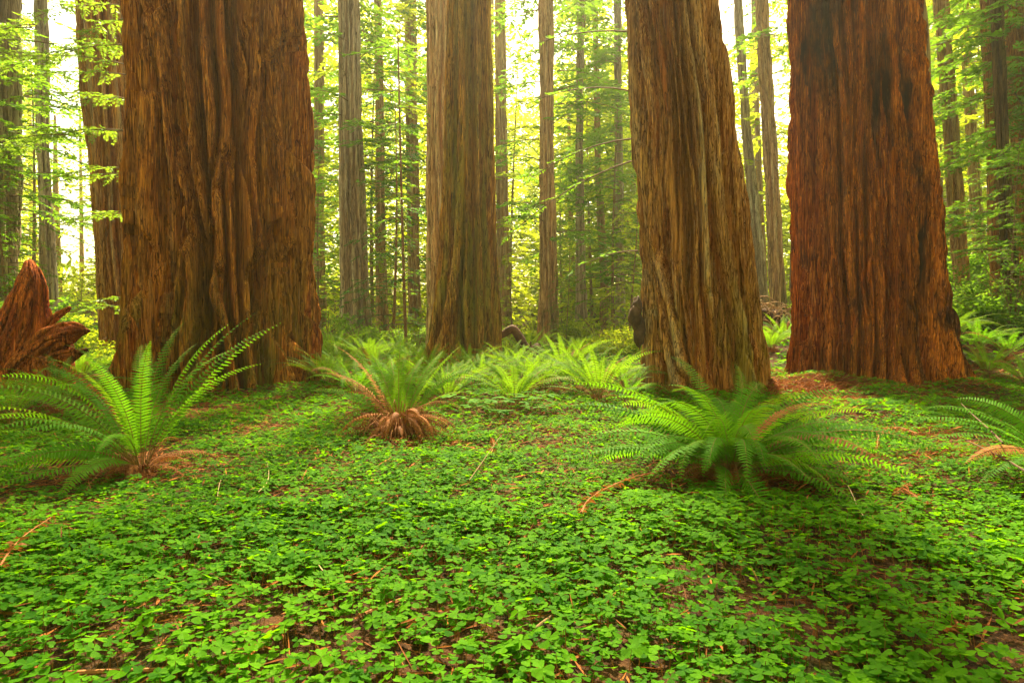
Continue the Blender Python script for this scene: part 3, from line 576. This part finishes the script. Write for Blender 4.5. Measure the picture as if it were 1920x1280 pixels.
# ferns behind the clearing
f5 = ring(r, 16, (45, 72), (45, 75), (1.0, 1.25))+ring(r, 7, (72, 86), (40, 70), (.8, 1.0))+[(180, 25, 40, .9), (5, 22, 35, .9)]
FERN5 = fern('bright fan-shaped fern left of the leaning giant', 1122, 760, 9.7, f5, 64, dead=7, npair=34, matg=M_frond_y)
f4 = ring(r, 20, (40, 62), (65, 95), (1.0, 1.3))+ring(r, 9, (65, 82), (60, 100), (.7, .95))
FERN4 = fern('bushy yellow-green fern in the centre, behind the clearing', 965, 770, 9.3, f4, 65, dead=6, npair=34, matg=M_frond_y)
FERNB = fern('dark green fern close behind the rusty-skirted fern', 668, 725, 10.4, ring(r, 20, (42, 75), (60, 100), (.85, 1.15)), 66, dead=4, npair=32)
BF = [(FERN4, 838, 9.6, .9, 'fern spreading between the rusty-skirted fern and the bushy centre fern'), (FERN5, 800, 12.6, .9, 'fern right at the flared left foot of the olive giant'), (FERN4, 1090, 10.9, 1.1, 'fern tucked behind the left side of the fan-shaped fern'),
 (FERN5, 880, 13.9, .9, 'fern rising close before the dark slit of the olive giant'), (FERN4, 985, 12.4, 1.0, 'fern between the bushy centre fern and the arched root'), (FERN4, 612, 11.6, .95, 'low fern touching the right foot of the braided giant'), (FERNB, 1180, 10.6, .75, 'small dark fern at the left heel of the leaning giant'),
 (FERN4, 1780, 16.8, 1.2, 'fern half hidden by the right foot of the fire-darkened giant'), (FERN5, 1855, 13.4, .9, 'small upright fern on the right slope before the bushes'), (FERNB, 1925, 12.4, 1.0, 'dark fern cut by the right edge on the slope'), (FERN4, 905, 12.0, 1.0, 'fern against the right foot of the olive giant'), (FERNB, 742, 11.2, 1.0, 'fern left of the olive giant, behind the rusty-skirted fern'), (FERN5, 702, 12.5, 1.0, 'upright fern seen between the braided and olive giants'),
 (FERN4, 640, 13.5, 1.0, 'yellowish fern near the right foot of the braided giant'), (FERN5, 770, 14.0, .8, 'upright fern at the left foot of the olive giant'), (FERN4, 1020, 11.0, 1.0, 'fern between the bushy centre fern and the fan-shaped one'), (FERN5, 1060, 13.0, 1.1, 'fern behind the fan-shaped fern'),
 (FERN4, 955, 13.8, 1.15, 'fern in front of the arched root'), (FERN4, 1165, 12.2, .9, 'small fern at the left foot of the leaning giant'), (FERN4, 1448, 17.5, 1.0, 'fern in the gap between the two right giants'), (FERN5, 1470, 19.5, 1.0, 'upright fern under the brush heap'),
 (FERNB, 1838, 15.8, 1.15, 'fern right of the fire-darkened giant'), (FERNB, 1892, 15.2, 1.2, 'dark fern by the right edge behind the clearing'), (FERN4, 1800, 18.5, 1.2, 'fern behind the right heel of the fire-darkened giant'), (FERN5, 1870, 18.2, 1.2, 'fern below the dark mossy trunk'),
 (FERN4, 690, 17.0, 1.2, 'yellowish fern below the pale grey trunk'), (FERN5, 625, 18.5, 1.2, 'fern far back beside the braided giant'), (FERN4, 740, 18.5, 1.2, 'fern at the foot of the thin sapling'), (FERN4, 1085, 18.0, 1.2, 'fern below the slender grey trunk'),
 (FERN5, 990, 19.0, 1.2, 'fern below the orange-tan trunk'), (FERNB, 105, 8.6, 1.0, 'fern in front of the red stump at left'), (FERNB, 20, 7.8, .95, 'fern cut off by the left edge'), (FERN4, 150, 13.0, 1.0, 'fern between the red stump and the braided giant'), (FERN4, 860, 10.8, .85, 'low fern left of the bushy centre fern')]
for i, (src, px, Y, s, lab) in enumerate(BF):
    x = at(px, 600, Y)[0]; dup(src, lab, (x, Y, float(terrain(x, Y))), 1.1+i*1.9, s)
f6 = [(172, 42, 60, 1.15), (182, 34, 55, 1.1), (160, 38, 50, 1.1), (195, 30, 60, 1.0), (150, 50, 60, 1.0), (205, 25, 70, 1.0), (120, 60, 70, .9), (60, 60, 70, .9), (20, 55, 70, .9)]
FERN6 = fern('fern at the right edge, one frond reaching into the view', 2000, 860, 4.9, f6, 67, dead=6)

# ------------------------------------------------------------------ red stump and roots
def woodmesh(name, parts, mat, sides=26, rough=.25, strands=0):
    a = Acc(); rd = []; ce = []; k = 0; rg = np.random.default_rng(len(name)+int(1000*abs(parts[0][0][0][0])))
    def one(P, rr, sd, rf, k):
        n = len(P); n0 = a.n; tube(a, P, rr, sd, .5, 0, rf, 70+k*13); m = a.n-n0; uu = np.concatenate([np.tile(np.arange(sd)/sd, n), np.zeros(sd+1)]); vv = np.concatenate([np.repeat(np.arange(n)/12., sd), np.zeros(sd+1)])
        rd.append(.5+.5*vnoise(uu, vv, 8, 70+k*13)); ce.append(np.clip(.5+.35*vnoise(uu, vv, 14, 170+k)+rg.normal(0, .25), 0, 1))
    for ctrl, rad in parts:
        n = 60; P = curve(ctrl, n); s_ = np.linspace(0, 1, n); rr = np.interp(s_, np.linspace(0, 1, len(rad)), rad); k += 1
        one(P, rr*(.72 if strands else 1), sides, rough, k)
        t_ = nrm(np.gradient(P, axis=0)); ref = np.array([.3, 1., .2]); u1 = nrm(np.cross(t_, ref)); u2 = np.cross(t_, u1)
        for q in range(strands):
            s0 = rg.uniform(-.3, .5); s1 = min(1, s0+rg.uniform(.35, .8)); s0 = max(0, s0); f = np.linspace(s0, s1, 22); th = rg.uniform(0, 2*PI)+rg.normal(0, .4)*(f-s0)+.06*np.sin(f*rg.uniform(6, 14)+q)
            g_ = lambda M: np.stack([np.interp(f, s_, M[:, c_]) for c_ in range(3)], -1)
            Rf = np.interp(f, s_, rr); lift = rg.uniform(.6, .98)+rg.uniform(-.1, .18)*(f-s0)**2+.05*np.sin(f*25+q)
            Q = g_(P)+(Rf*lift)[:, None]*(g_(u1)*np.cos(th)[:, None]+g_(u2)*np.sin(th)[:, None])
            w_ = rg.uniform(.06, .19)*Rf.mean()*np.sin(np.clip((f-s0)/(s1-s0)*.93+.07, 0, 1)*PI)**.5+.004
            k += 1; one(Q, w_, 10, .35, k)
    return a.mesh(name, [mat], True, dict(ridge=np.concatenate(rd), cell=np.concatenate(ce)))
YS = 11.2; so = at(50, 735, YS); so[2] = float(terrain(so[0], YS))
def sp(px, py, dy=0): return at(px, py, YS+dy)-so
o = thing('root_stump', 'weathered red broken stump with a pointed spike and sprawling roots, at the left edge', 'stump', tuple(so))
link('spike', woodmesh('spike', [([sp(30, 740, .3), sp(22, 660, .2), sp(45, 590, .1), sp(58, 530, .1), sp(56, 488, .2)], [.62, .5, .32, .2, .05]), ([sp(62, 700, .2), sp(66, 620, .15), sp(72, 560, .2), sp(74, 512, .3)], [.3, .24, .16, .04])], M_rootwood, strands=70), o)
link('body', woodmesh('body', [([sp(-50, 800, .2), sp(-30, 700, .2), sp(-12, 628, .3)], [.62, .5, .22]), ([sp(40, 800, 0), sp(48, 710, 0), sp(72, 628, .1)], [.55, .42, .16]), ([sp(105, 790, 0), sp(104, 700, 0), sp(112, 634, 0)], [.34, .27, .10]), ([sp(0, 760, -.3), sp(50, 690, -.2), sp(100, 640, -.1)], [.3, .24, .12])], M_rootwood, strands=60), o)
for ctrl, rad in [([sp(60, 690, 0), sp(100, 640, -.1), (sp(136, 622, -.1)), sp(168, 620, -.15)], [.34, .24, .15, .01]), ([sp(70, 705, -.1), sp(115, 672, -.2), sp(165, 655, -.2)], [.28, .16, .01]),
                  ([sp(75, 628, .2), sp(102, 596, .1), sp(131, 576, .0)], [.12, .07, .03]), ([sp(112, 640, .1), sp(120, 680, .0), sp(116, 730, -.1), sp(122, 775, -.1)], [.17, .15, .14, .12]), ([sp(70, 660, .0), sp(84, 700, -.25), sp(82, 770, -.3)], [.2, .2, .18]), ([sp(10, 730, -.3), sp(70, 742, -.5), sp(128, 748, -.6)], [.26, .17, .02])]:
    link('root', woodmesh('root', [(ctrl, rad)], M_rootwood, 40, .42, 16), o)
FOOT.append((so[0]-.4, YS, .8))

YR = 16.5; ro = at(985, 660, YR)
o = thing('arched_root', 'dark arched root ending in a small jagged snag, between the olive and orange-tan trunks', 'root', tuple(ro))
a = woodmesh('arch', [([at(930, 634, YR)-ro, at(945, 626, YR)-ro, at(962, 618, YR)-ro, at(972, 628, YR)-ro, at(984, 648, YR)-ro, at(1000, 668, YR)-ro], [.05, .07, .09, .09, .1, .14])], M_darkwood, 12, .3); link('root_arch', a, o)
a = woodmesh('snag', [([at(1000, 690, YR)-ro, at(1003, 665, YR)-ro, at(1008, 645, YR)-ro], [.22, .2, .06]), ([at(998, 670, YR)-ro, at(995, 640, YR)-ro], [.08, .01]), ([at(1008, 670, YR)-ro, at(1013, 642, YR)-ro], [.08, .01]), ([at(990, 690, YR)-ro, at(992, 656, YR)-ro], [.1, .02])], M_darkwood, 10, .3); link('snag', a, o)

# heap of brown brush between the two right giants
rng = np.random.default_rng(77); a = Acc(); bo = at(1447, 632, 21.5); bo[2] = float(terrain(bo[0], 21.5))
for k in range(150):
    th = rng.uniform(0, PI); c0 = np.array([rng.normal(0, .55), rng.normal(0, .5), rng.uniform(0, 1)]); c0[2] *= max(.1, 1.25-.8*abs(c0[0]+.25)); L = rng.uniform(.4, 1.1); d = np.array([math.cos(th), rng.normal(0, .4), rng.normal(-.1, .35)])
    tube(a, curve([c0-d*L/2, c0+[0, 0, rng.uniform(.05, .25)], c0+d*L/2], 6), rng.uniform(.01, .03), 4, rng.uniform(0, 1))
a.add(*(lambda l: (np.concatenate(l.V), np.concatenate(l.P)))(lump([((-.1, .15, .35), .75, .6), ((.3, .2, .2), .6, .4)], 90)), mat=1)
thing('brush_pile', 'heap of brown dead branches between the two right giants', 'brush pile', tuple(bo), me=a.mesh('brush_pile', [plain('dead_branch_wood', (.16, .08, .03), (.34, .2, .09), 10), M_soil]))

# ------------------------------------------------------------------ twigs and fallen bits
def gpt(px, py, lift=.03):
    Y = 5.
    for _ in range(12):
        p = at(px, py, Y); dz = p[2]-lift-float(terrain(p[0], Y)); d = ray(px, py); Y = max(1.5, Y+dz/(-d[2]/d[1]+1e-6)*.9)
    return at(px, py, Y)
def stick(pxs, r0, r1, mat, label, lift=.045, cat='twig', forks=()):
    P = [gpt(x, y, lift) for x, y in pxs]; o_ = P[0]; a = Acc(); tube(a, curve(np.array(P)-o_, 16), np.linspace(r0, r1, 16), 6, .4, 0, .2, len(label))
    for (f, px, py) in forks: tube(a, curve(np.array([P[f]-o_, gpt(px, py, lift)-o_]), 5), np.linspace(r1*1.1, r1*.5, 5), 5)
    return thing('fallen_twig', label, cat, tuple(o_), 'fallen twigs', me=a.mesh('fallen_twig', [mat]))
stick([(684, 1150), (720, 1136), (752, 1124), (782, 1119)], .006, .010, M_twig_red, 'reddish stick lying in the sorrel, lower centre left')
stick([(418, 1228), (452, 1218), (492, 1214)], .009, .006, M_twig_red, 'short stick with a pale end at lower left centre', forks=((1, 470, 1206),))
stick([(120, 1262), (200, 1258), (300, 1254), (362, 1246)], .008, .005, M_twig_red, 'long straight stick near the bottom left corner')
stick([(0, 1148), (60, 1152), (112, 1158)], .008, .004, M_twig_red, 'stick entering from the left edge, low in the foreground')
stick([(1655, 1136), (1700, 1134), (1760, 1128), (1800, 1130)], .004, .003, M_twig_red, 'thin reddish twig in the lower right sorrel')
stick([(1000, 1180), (1018, 1165), (1040, 1150)], .006, .003, M_twig, 'dark short twig right of the bottom centre')
stick([(484, 922), (500, 905), (504, 885), (500, 864)], .0026, .0016, M_twig_pale, 'pale curved stem right of the tall left fern', .09)
stick([(408, 930), (412, 905), (420, 888)], .0026, .0016, M_twig_pale, 'short pale stem beside the tall left fern', .08)
stick([(590, 1040), (600, 1062), (622, 1086)], .003, .002, M_twig_pale, 'thin pale stem in the sorrel left of centre', .09)
stick([(880, 900), (915, 850), (940, 815)], .003, .002, M_twig, 'thin leaning twig in the sunny patch at centre', .12)
stick([(1880, 830), (1850, 800), (1825, 778), (1802, 756)], .007, .003, M_darkwood, 'dark bare stem slanting up at the right edge', .35)
stick([(1925, 885), (1880, 858), (1840, 838), (1812, 826)], .007, .003, M_darkwood, 'lower dark bare stem at the right edge', .22)
stick([(1590, 910), (1600, 930), (1608, 950), (1620, 968)], .003, .002, M_twig_pale, 'thin tan stem right of the large lush fern', .08)

def deadfr(pxs, pl, label, lift=.08, mat=None):
    P = curve([gpt(x, y, lift) for x, y in pxs], 30); o_ = P[0].copy(); P = P-o_; a = Acc(); rng = np.random.default_rng(len(label)); tube(a, P[::2], np.linspace(.005, .002, 15), 4, .5, 1)
    t_ = nrm(np.gradient(P, axis=0)); sd = nrm(np.cross(t_, [0, 0, 1])); s = np.linspace(0, 1, 30); ln = (pl*np.clip(.3+s*3, 0, 1)*(1-s**3)+.01)[:, None]
    for sg in (-1, 1):
        d = nrm(sg*sd*.7+t_*.5+rng.normal(0, .3, (30, 3))); w = nrm(np.cross(d, rng.normal(0, .5, (30, 3))+[0, 0, 1]))*.009
        q = np.stack([P, P+d*ln*.5+w, P+d*ln-[0, 0, pl*.3], P+d*ln*.5-w], 1); a.add(q.reshape(-1, 3), np.arange(120).reshape(30, 4), rng.uniform(.4, 1, 30))
    return thing('dead_fern_leaf', label, 'dead frond', tuple(o_), 'dead orange fronds on the sorrel', me=a.mesh('dead_fern_leaf', [mat or M_frond_d, M_twig_red]))
deadfr([(1720, 812), (1680, 800), (1652, 808), (1644, 840)], .04, 'curled orange dead frond bent like a hook, right of the large fern', .16)
deadfr([(1740, 890), (1705, 905), (1675, 925)], .05, 'orange dead frond tip right of the large fern')
deadfr([(1745, 945), (1715, 928), (1690, 912)], .04, 'second dead frond lying just below the orange tip')
deadfr([(1900, 870), (1860, 848), (1815, 825)], .05, 'orange dead frond along the lower dark stem at the right edge', .2)
deadfr([(0, 1060), (20, 1030), (50, 1000), (110, 960)], .06, 'brown dead frond sagging at the left edge', .1)
deadfr([(1268, 985), (1262, 960), (1300, 945), (1360, 935)], .04, 'orange dead frond under the left side of the large fern', .06)
deadfr([(1090, 960), (1110, 930), (1170, 900), (1240, 880)], .05, 'brown drooping frond at the left of the large fern', .14)
deadfr([(920, 850), (926, 835), (922, 820)], .05, 'small curled orange leaf in the sunny patch at centre', .08)
deadfr([(1760, 1180), (1800, 1172), (1830, 1180)], .04, 'brown shred of bark in the lower right corner', .03)

# ------------------------------------------------------------------ broad-leaved plants before the centre fern
def broad(px, py, Y, s, label, seed):
    rng = np.random.default_rng(seed); a = Acc(); p = at(px, py, Y); z = float(terrain(p[0], Y))
    for k in range(16):
        az = rng.uniform(0, 2*PI); R_ = rng.uniform(.05, .36)*s; h = rng.uniform(.14, .32)*s; c = np.array([math.cos(az)*R_, math.sin(az)*R_, h]); tube(a, curve([[0, 0, 0], c*[.5, .5, .8], c], 5), .003, 3, .5, 1)
        for q in (-.9, 0, .9):
            d = np.array([math.cos(az+q), math.sin(az+q), rng.uniform(-.3, .1)]); sd = np.array([-math.sin(az+q), math.cos(az+q), 0]); l = .12*s
            a.add([c, c+d*l*.35+sd*l*.32, c+d*l*.75+sd*l*.22, c+d*l, c+d*l*.75-sd*l*.22, c+d*l*.35-sd*l*.32], [[0, 1, 2, 3, 4, 5]], rng.uniform(0, 1))
    thing('leafy_plant', label, 'plant', (p[0], Y, z), 'broad-leaved plants', me=a.mesh('leafy_plant', [M_frond, M_rachis]))
broad(935, 790, 8.1, 1.1, 'broad-leaved low plant before the bushy centre fern', 3); broad(1000, 785, 8.3, 1., 'broad-leaved low plant left of the fan-shaped fern', 4); broad(875, 775, 8.6, .9, 'broad-leaved low plant right of the rusty-skirted fern', 5)

# ------------------------------------------------------------------ sorrel carpet and litter
def inside(x, y):
    m = np.zeros(len(x), bool)
    for fx, fy, fr_ in FOOT: m |= (x-fx)**2+(y-fy)**2 < fr_**2
    return m
LIT = [(5.2, 11.7, 1.1, .7, .9), (5.9, 11.3, 1.9, .45, .9), (4.6, 12.2, .6, .9, 1.), (4.9, 10.2, .5, .5, .6), (-3.05, 5.6, .55, .4, .7), (-1.1, 6.5, .55, .35, .7), (1.62, 5.0, .7, .35, .8), (3.8, 5.7, .9, .3, .45), (4.2, 7.2, .5, .5, .4), (-4.6, 8.4, 1.2, .5, .6), (-2.6, 7.4, .7, .4, .35)]
def bare(x, y):
    b_ = np.zeros(len(x))
    for cx_, cy_, rx, ry, am in LIT: b_ = np.maximum(b_, am*np.exp(-((x-cx_)/rx)**2-((y-cy_)/ry)**2))
    return b_
def scatter(n, y0, y1, rng, thr):
    y = np.sqrt(rng.uniform(y0**2, y1**2, n)); x = rng.uniform(-1, 1, n)*(y*.86+2.6)
    dens = .62+.45*gnoise(x, y, .35, 31)+.3*gnoise(x, y, 1.1, 32)-1.1*bare(x, y)*(rng.uniform(0, 1, n) < .9)
    k = (rng.uniform(0, 1, n) < np.clip(dens+thr, 0, 1)) & ~inside(x, y); return x[k], y[k]
def sorrel(a, x, y, size, hmin, hmax, detail, rng):
    n = len(x); z = terrain(x, y)+rng.uniform(hmin, hmax, n)+.02*gnoise(x, y, .25, 33); a0 = rng.uniform(0, 2*PI, n); s = size*rng.uniform(.5, 1.35, n)
    tx = rng.normal(0, .2, n); ty = rng.normal(-.06, .2, n); tone = np.clip(.45+.3*gnoise(x, y, .8, 34)+rng.normal(0, .26, n), 0, 1)
    C = np.stack([x, y, z], -1)
    if detail == 2: shp = np.array([(0, 0, 0), (.36, .36, .02), (.74, .56, .03), (1.02, .38, .01), (.92, 0, -.08), (1.02, -.38, .01), (.74, -.56, .03), (.36, -.36, .02)]); pol = np.array([(0, 1, 2, 3, 4), (0, 4, 5, 6, 7)])
    elif detail == 1: shp = np.array([(0, 0, 0), (.6, .45, .03), (1.0, .3, .0), (1.0, -.3, .0), (.6, -.45, .03)]); pol = np.array([(0, 1, 2, 3, 4)])
    else: shp = np.array([(0, 0, 0), (.6, .48, .02), (1.05, 0, 0), (.6, -.48, .02)]); pol = np.array([(0, 1, 2, 3)])
    for q in range(3):
        th = a0+q*2*PI/3+rng.normal(0, .12, n); dr = -.08+rng.normal(0, .14, n); c_, s_ = np.cos(th)[:, None], np.sin(th)[:, None]
        lx = shp[None, :, 0]*s[:, None]; ly = shp[None, :, 1]*s[:, None]; lz = shp[None, :, 2]*s[:, None]+lx*dr[:, None]
        X = lx*c_-ly*s_; Yy = lx*s_+ly*c_; Z = lz+X*tx[:, None]+Yy*ty[:, None]
        V = C[:, None]+np.stack([X, Yy, Z], -1); m = len(shp)
        P = (np.arange(n)*m)[:, None, None]+pol[None]
        a.add(V.reshape(-1, 3), P.reshape(-1, pol.shape[1]), np.repeat(np.clip(tone+rng.normal(0, .06, n), 0, 1), len(pol)))
    if detail == 2:
        k = rng.uniform(0, 1, n) < .6; b0 = C[k].copy(); m = k.sum(); b0[:, 2] = terrain(x[k], y[k]); b0[:, :2] += rng.normal(0, .015, (m, 2)); e = np.array([.0016, 0, 0])
        q = np.stack([b0-e, b0+e, C[k]+e*.7, C[k]-e*.7], 1); a.add(q.reshape(-1, 3), np.arange(m*4).reshape(m, 4), rng.uniform(0, 1, m), 1)
rng = np.random.default_rng(91); a = Acc()
x, y = scatter(39000, 1.4, 4.2, rng, -.04); sorrel(a, x, y, .029, .03, .115, 2, rng)
x, y = scatter(15000, 1.4, 4.2, rng, -.1); sorrel(a, x, y, .019, .015, .06, 2, rng)
x, y = scatter(92000, 4.2, 8.0, rng, .02); sorrel(a, x, y, .027, .025, .10, 1, rng)
x, y = scatter(58000, 8.0, 14.0, rng, .12); sorrel(a, x, y, .042, .03, .1, 0, rng)
x, y = scatter(36000, 14.0, 34.0, rng, .0); sorrel(a, x, y, .10, .03, .22, 0, rng)
o = link('sorrel_carpet', a.mesh('sorrel_carpet', [M_sorrel, M_twig_red])); o['kind'] = 'stuff'; o['label'] = 'bright green sorrel leaves carpeting the forest floor'
print('sorrel verts', a.n)
a = Acc(); rng = np.random.default_rng(92)
n = 80000; y = np.sqrt(rng.uniform(1.6**2, 15**2, n)); x = rng.uniform(-1, 1, n)*(y*.86+2.6)
nx_ = 20000; LA = np.array(LIT); wt_ = LA[:, 4]**1.5*np.sqrt(LA[:, 2]*LA[:, 3]); kk = rng.choice(len(LIT), nx_, p=wt_/wt_.sum()); x = np.append(x, LA[kk, 0]+rng.normal(0, .6, nx_)*LA[kk, 2]); y = np.append(y, LA[kk, 1]+rng.normal(0, .6, nx_)*LA[kk, 3])
for fx, fy, fr_ in FOOT[:4]:
    an = rng.uniform(0, 2*PI, 3500); q_ = fr_*(1+np.abs(rng.normal(0, .14, 3500))); x = np.append(x, fx+np.cos(an)*q_); y = np.append(y, fy+np.sin(an)*q_)
k = ~inside(x, y); x, y = x[k], y[k]; n = len(x)
th = rng.uniform(0, PI, n); L = rng.uniform(.02, .09, n)*(1+.04*y); d = np.stack([np.cos(th), np.sin(th), rng.normal(0, .2, n)], -1)*L[:, None]; w = np.stack([-np.sin(th), np.cos(th), np.zeros(n)], -1)*(rng.uniform(.0015, .005, n)*(1+.08*y))[:, None]
p = np.stack([x, y, terrain(x, y)+rng.uniform(.008, .035, n)+.03*bare(x, y)+(rng.uniform(0, 1, n) < .16)*rng.uniform(.02, .06, n)], -1); q = np.stack([p-d-w*.4, p+w+[0, 0, .004], p+d, p-w], 1)
a.add(q.reshape(-1, 3), np.arange(n*4).reshape(n, 4), rng.uniform(0, 1, n)**1.5)
o = link('needle_litter', a.mesh('needle_litter', [M_litter])); o['kind'] = 'stuff'; o['label'] = 'rusty fallen needles and leaf bits on the forest floor'

# ------------------------------------------------------------------ far wood: one mass behind everything
rng = np.random.default_rng(95); a = Acc()
GAPS = [(132, 60, 40, 540), (985, 60, -80, 210), (1395, 55, -80, 260), (1465, 30, -80, 330), (700, 25, -80, 110)]
for k in range(300):
    px = rng.uniform(-260, 2180); Y = rng.uniform(50, 100); b0 = at(px, 600, Y)
    if k >= 185: an = rng.uniform(math.radians(142), math.radians(398)); q_ = rng.uniform(20, 62); b0 = np.array([math.cos(an)*q_, math.sin(an)*q_, 0]); Y = b0[1]
    H = rng.uniform(16, 34); z0 = float(terrain(b0[0], Y))
    if k % 7 == 0: tube(a, np.array([[b0[0], Y, z0-.5], [b0[0]+rng.normal(0, .4), Y, z0+H*.95]]), [rng.uniform(.25, .6), .12], 7, rng.uniform(0, 1), 1)
    n = 190; f = rng.uniform(0.02, 1, n); az = rng.uniform(0, 2*PI, n); rr = (4.6*(1-f*.75))*rng.uniform(.15, 1, n)
    P0 = np.stack([b0[0]+np.cos(az)*rr, Y+np.sin(az)*rr, z0+f*H], -1); D = nrm(np.stack([np.cos(az), np.sin(az), rng.uniform(-.5, .1, n)], -1))
    depth = Y; col_px = 960+P0[:, 0]/P0[:, 1]*F; row_py = 600-(P0[:, 2]-CAMH)/P0[:, 1]*F
    keep = np.ones(n, bool)
    for gx_, gw, g0, g1 in (GAPS if k < 185 else []): keep &= ~((np.abs(col_px-gx_) < gw) & (row_py > g0-400) & (row_py < g1) & (rng.uniform(0, 1, n) < .9))
    P0, D = P0[keep], D[keep]
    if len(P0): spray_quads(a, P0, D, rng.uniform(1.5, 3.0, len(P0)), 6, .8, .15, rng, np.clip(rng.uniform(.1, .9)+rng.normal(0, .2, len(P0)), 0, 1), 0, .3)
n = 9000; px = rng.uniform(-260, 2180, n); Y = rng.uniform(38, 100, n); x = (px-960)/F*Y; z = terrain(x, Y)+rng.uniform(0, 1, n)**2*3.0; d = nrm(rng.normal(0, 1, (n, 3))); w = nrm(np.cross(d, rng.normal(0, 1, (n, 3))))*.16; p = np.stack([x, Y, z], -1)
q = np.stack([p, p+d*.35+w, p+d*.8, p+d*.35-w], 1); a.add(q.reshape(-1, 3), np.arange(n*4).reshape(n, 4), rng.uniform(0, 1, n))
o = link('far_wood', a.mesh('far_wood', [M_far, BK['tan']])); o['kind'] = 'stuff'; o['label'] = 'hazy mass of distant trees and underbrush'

# ------------------------------------------------------------------ haze, light, camera
bm = Acc(); x0, x1, y0, y1, z0, z1 = -125, 125, -115, 135, -3.0, 46
bm.add([(x0, y0, z0), (x1, y0, z0), (x1, y1, z0), (x0, y1, z0), (x0, y0, z1), (x1, y0, z1), (x1, y1, z1), (x0, y1, z1)], [(0, 3, 2, 1), (4, 5, 6, 7), (0, 1, 5, 4), (1, 2, 6, 5), (2, 3, 7, 6), (3, 0, 4, 7)])
t = NT('haze'); v = t.n('ShaderNodeVolumePrincipled'); v.inputs['Color'].default_value = (1, .96, .74, 1); v.inputs['Density'].default_value = .0007; v.inputs['Anisotropy'].default_value = .6
t.l(v.outputs[0], t.n('ShaderNodeOutputMaterial').inputs['Volume'])
o = link('haze', bm.mesh('haze', [t.m])); o['kind'] = 'stuff'

SUN_AZ = math.radians(5); SUN_EL = math.radians(53)      # azimuth right of straight ahead
w = bpy.data.worlds.new('World'); sc.world = w; w.use_nodes = True; nt = w.node_tree; nt.nodes.clear()
sky = nt.nodes.new('ShaderNodeTexSky'); sky.sky_type = 'NISHITA'; sky.sun_disc = False; sky.sun_elevation = SUN_EL; sky.sun_rotation = SUN_AZ; sky.dust_density = 3.0; sky.ozone_density = .5
mx = nt.nodes.new('ShaderNodeMix'); mx.data_type = 'RGBA'; mx.blend_type = 'MULTIPLY'; mx.inputs[0].default_value = 1; mx.inputs[7].default_value = (1, .86, .52, 1)
bg = nt.nodes.new('ShaderNodeBackground'); bg.inputs[1].default_value = .15; ou = nt.nodes.new('ShaderNodeOutputWorld')
nt.links.new(sky.outputs[0], mx.inputs[6]); nt.links.new(mx.outputs[2], bg.inputs[0]); nt.links.new(bg.outputs[0], ou.inputs[0])
L = bpy.data.lights.new('sun', 'SUN'); L.energy = 4.6; L.angle = math.radians(3); L.color = (1, .88, .58); lo = bpy.data.objects.new('sun', L); COL.objects.link(lo)
sd = Vector((math.sin(SUN_AZ)*math.cos(SUN_EL), math.cos(SUN_AZ)*math.cos(SUN_EL), math.sin(SUN_EL))); lo.rotation_euler = sd.to_track_quat('Z', 'Y').to_euler(); lo.location = (0, 0, 30)
cam = bpy.data.cameras.new('camera'); cam.lens = 24; cam.sensor_width = 36; cam.clip_end = 1000; cam.clip_start = .05
co = bpy.data.objects.new('camera', cam); COL.objects.link(co); co.location = (0, 0, CAMH); co.rotation_euler = (PI/2+PITCH, 0, 0); sc.camera = co
vs = sc.view_settings; vs.view_transform = 'Standard'; vs.look = 'None'; vs.gamma = 1; vs.exposure = 2.35
cy = sc.cycles; cy.max_bounces = 8; cy.diffuse_bounces = 4; cy.transmission_bounces = 5; cy.volume_bounces = 1; cy.use_denoising = True; cy.sample_clamp_indirect = 6
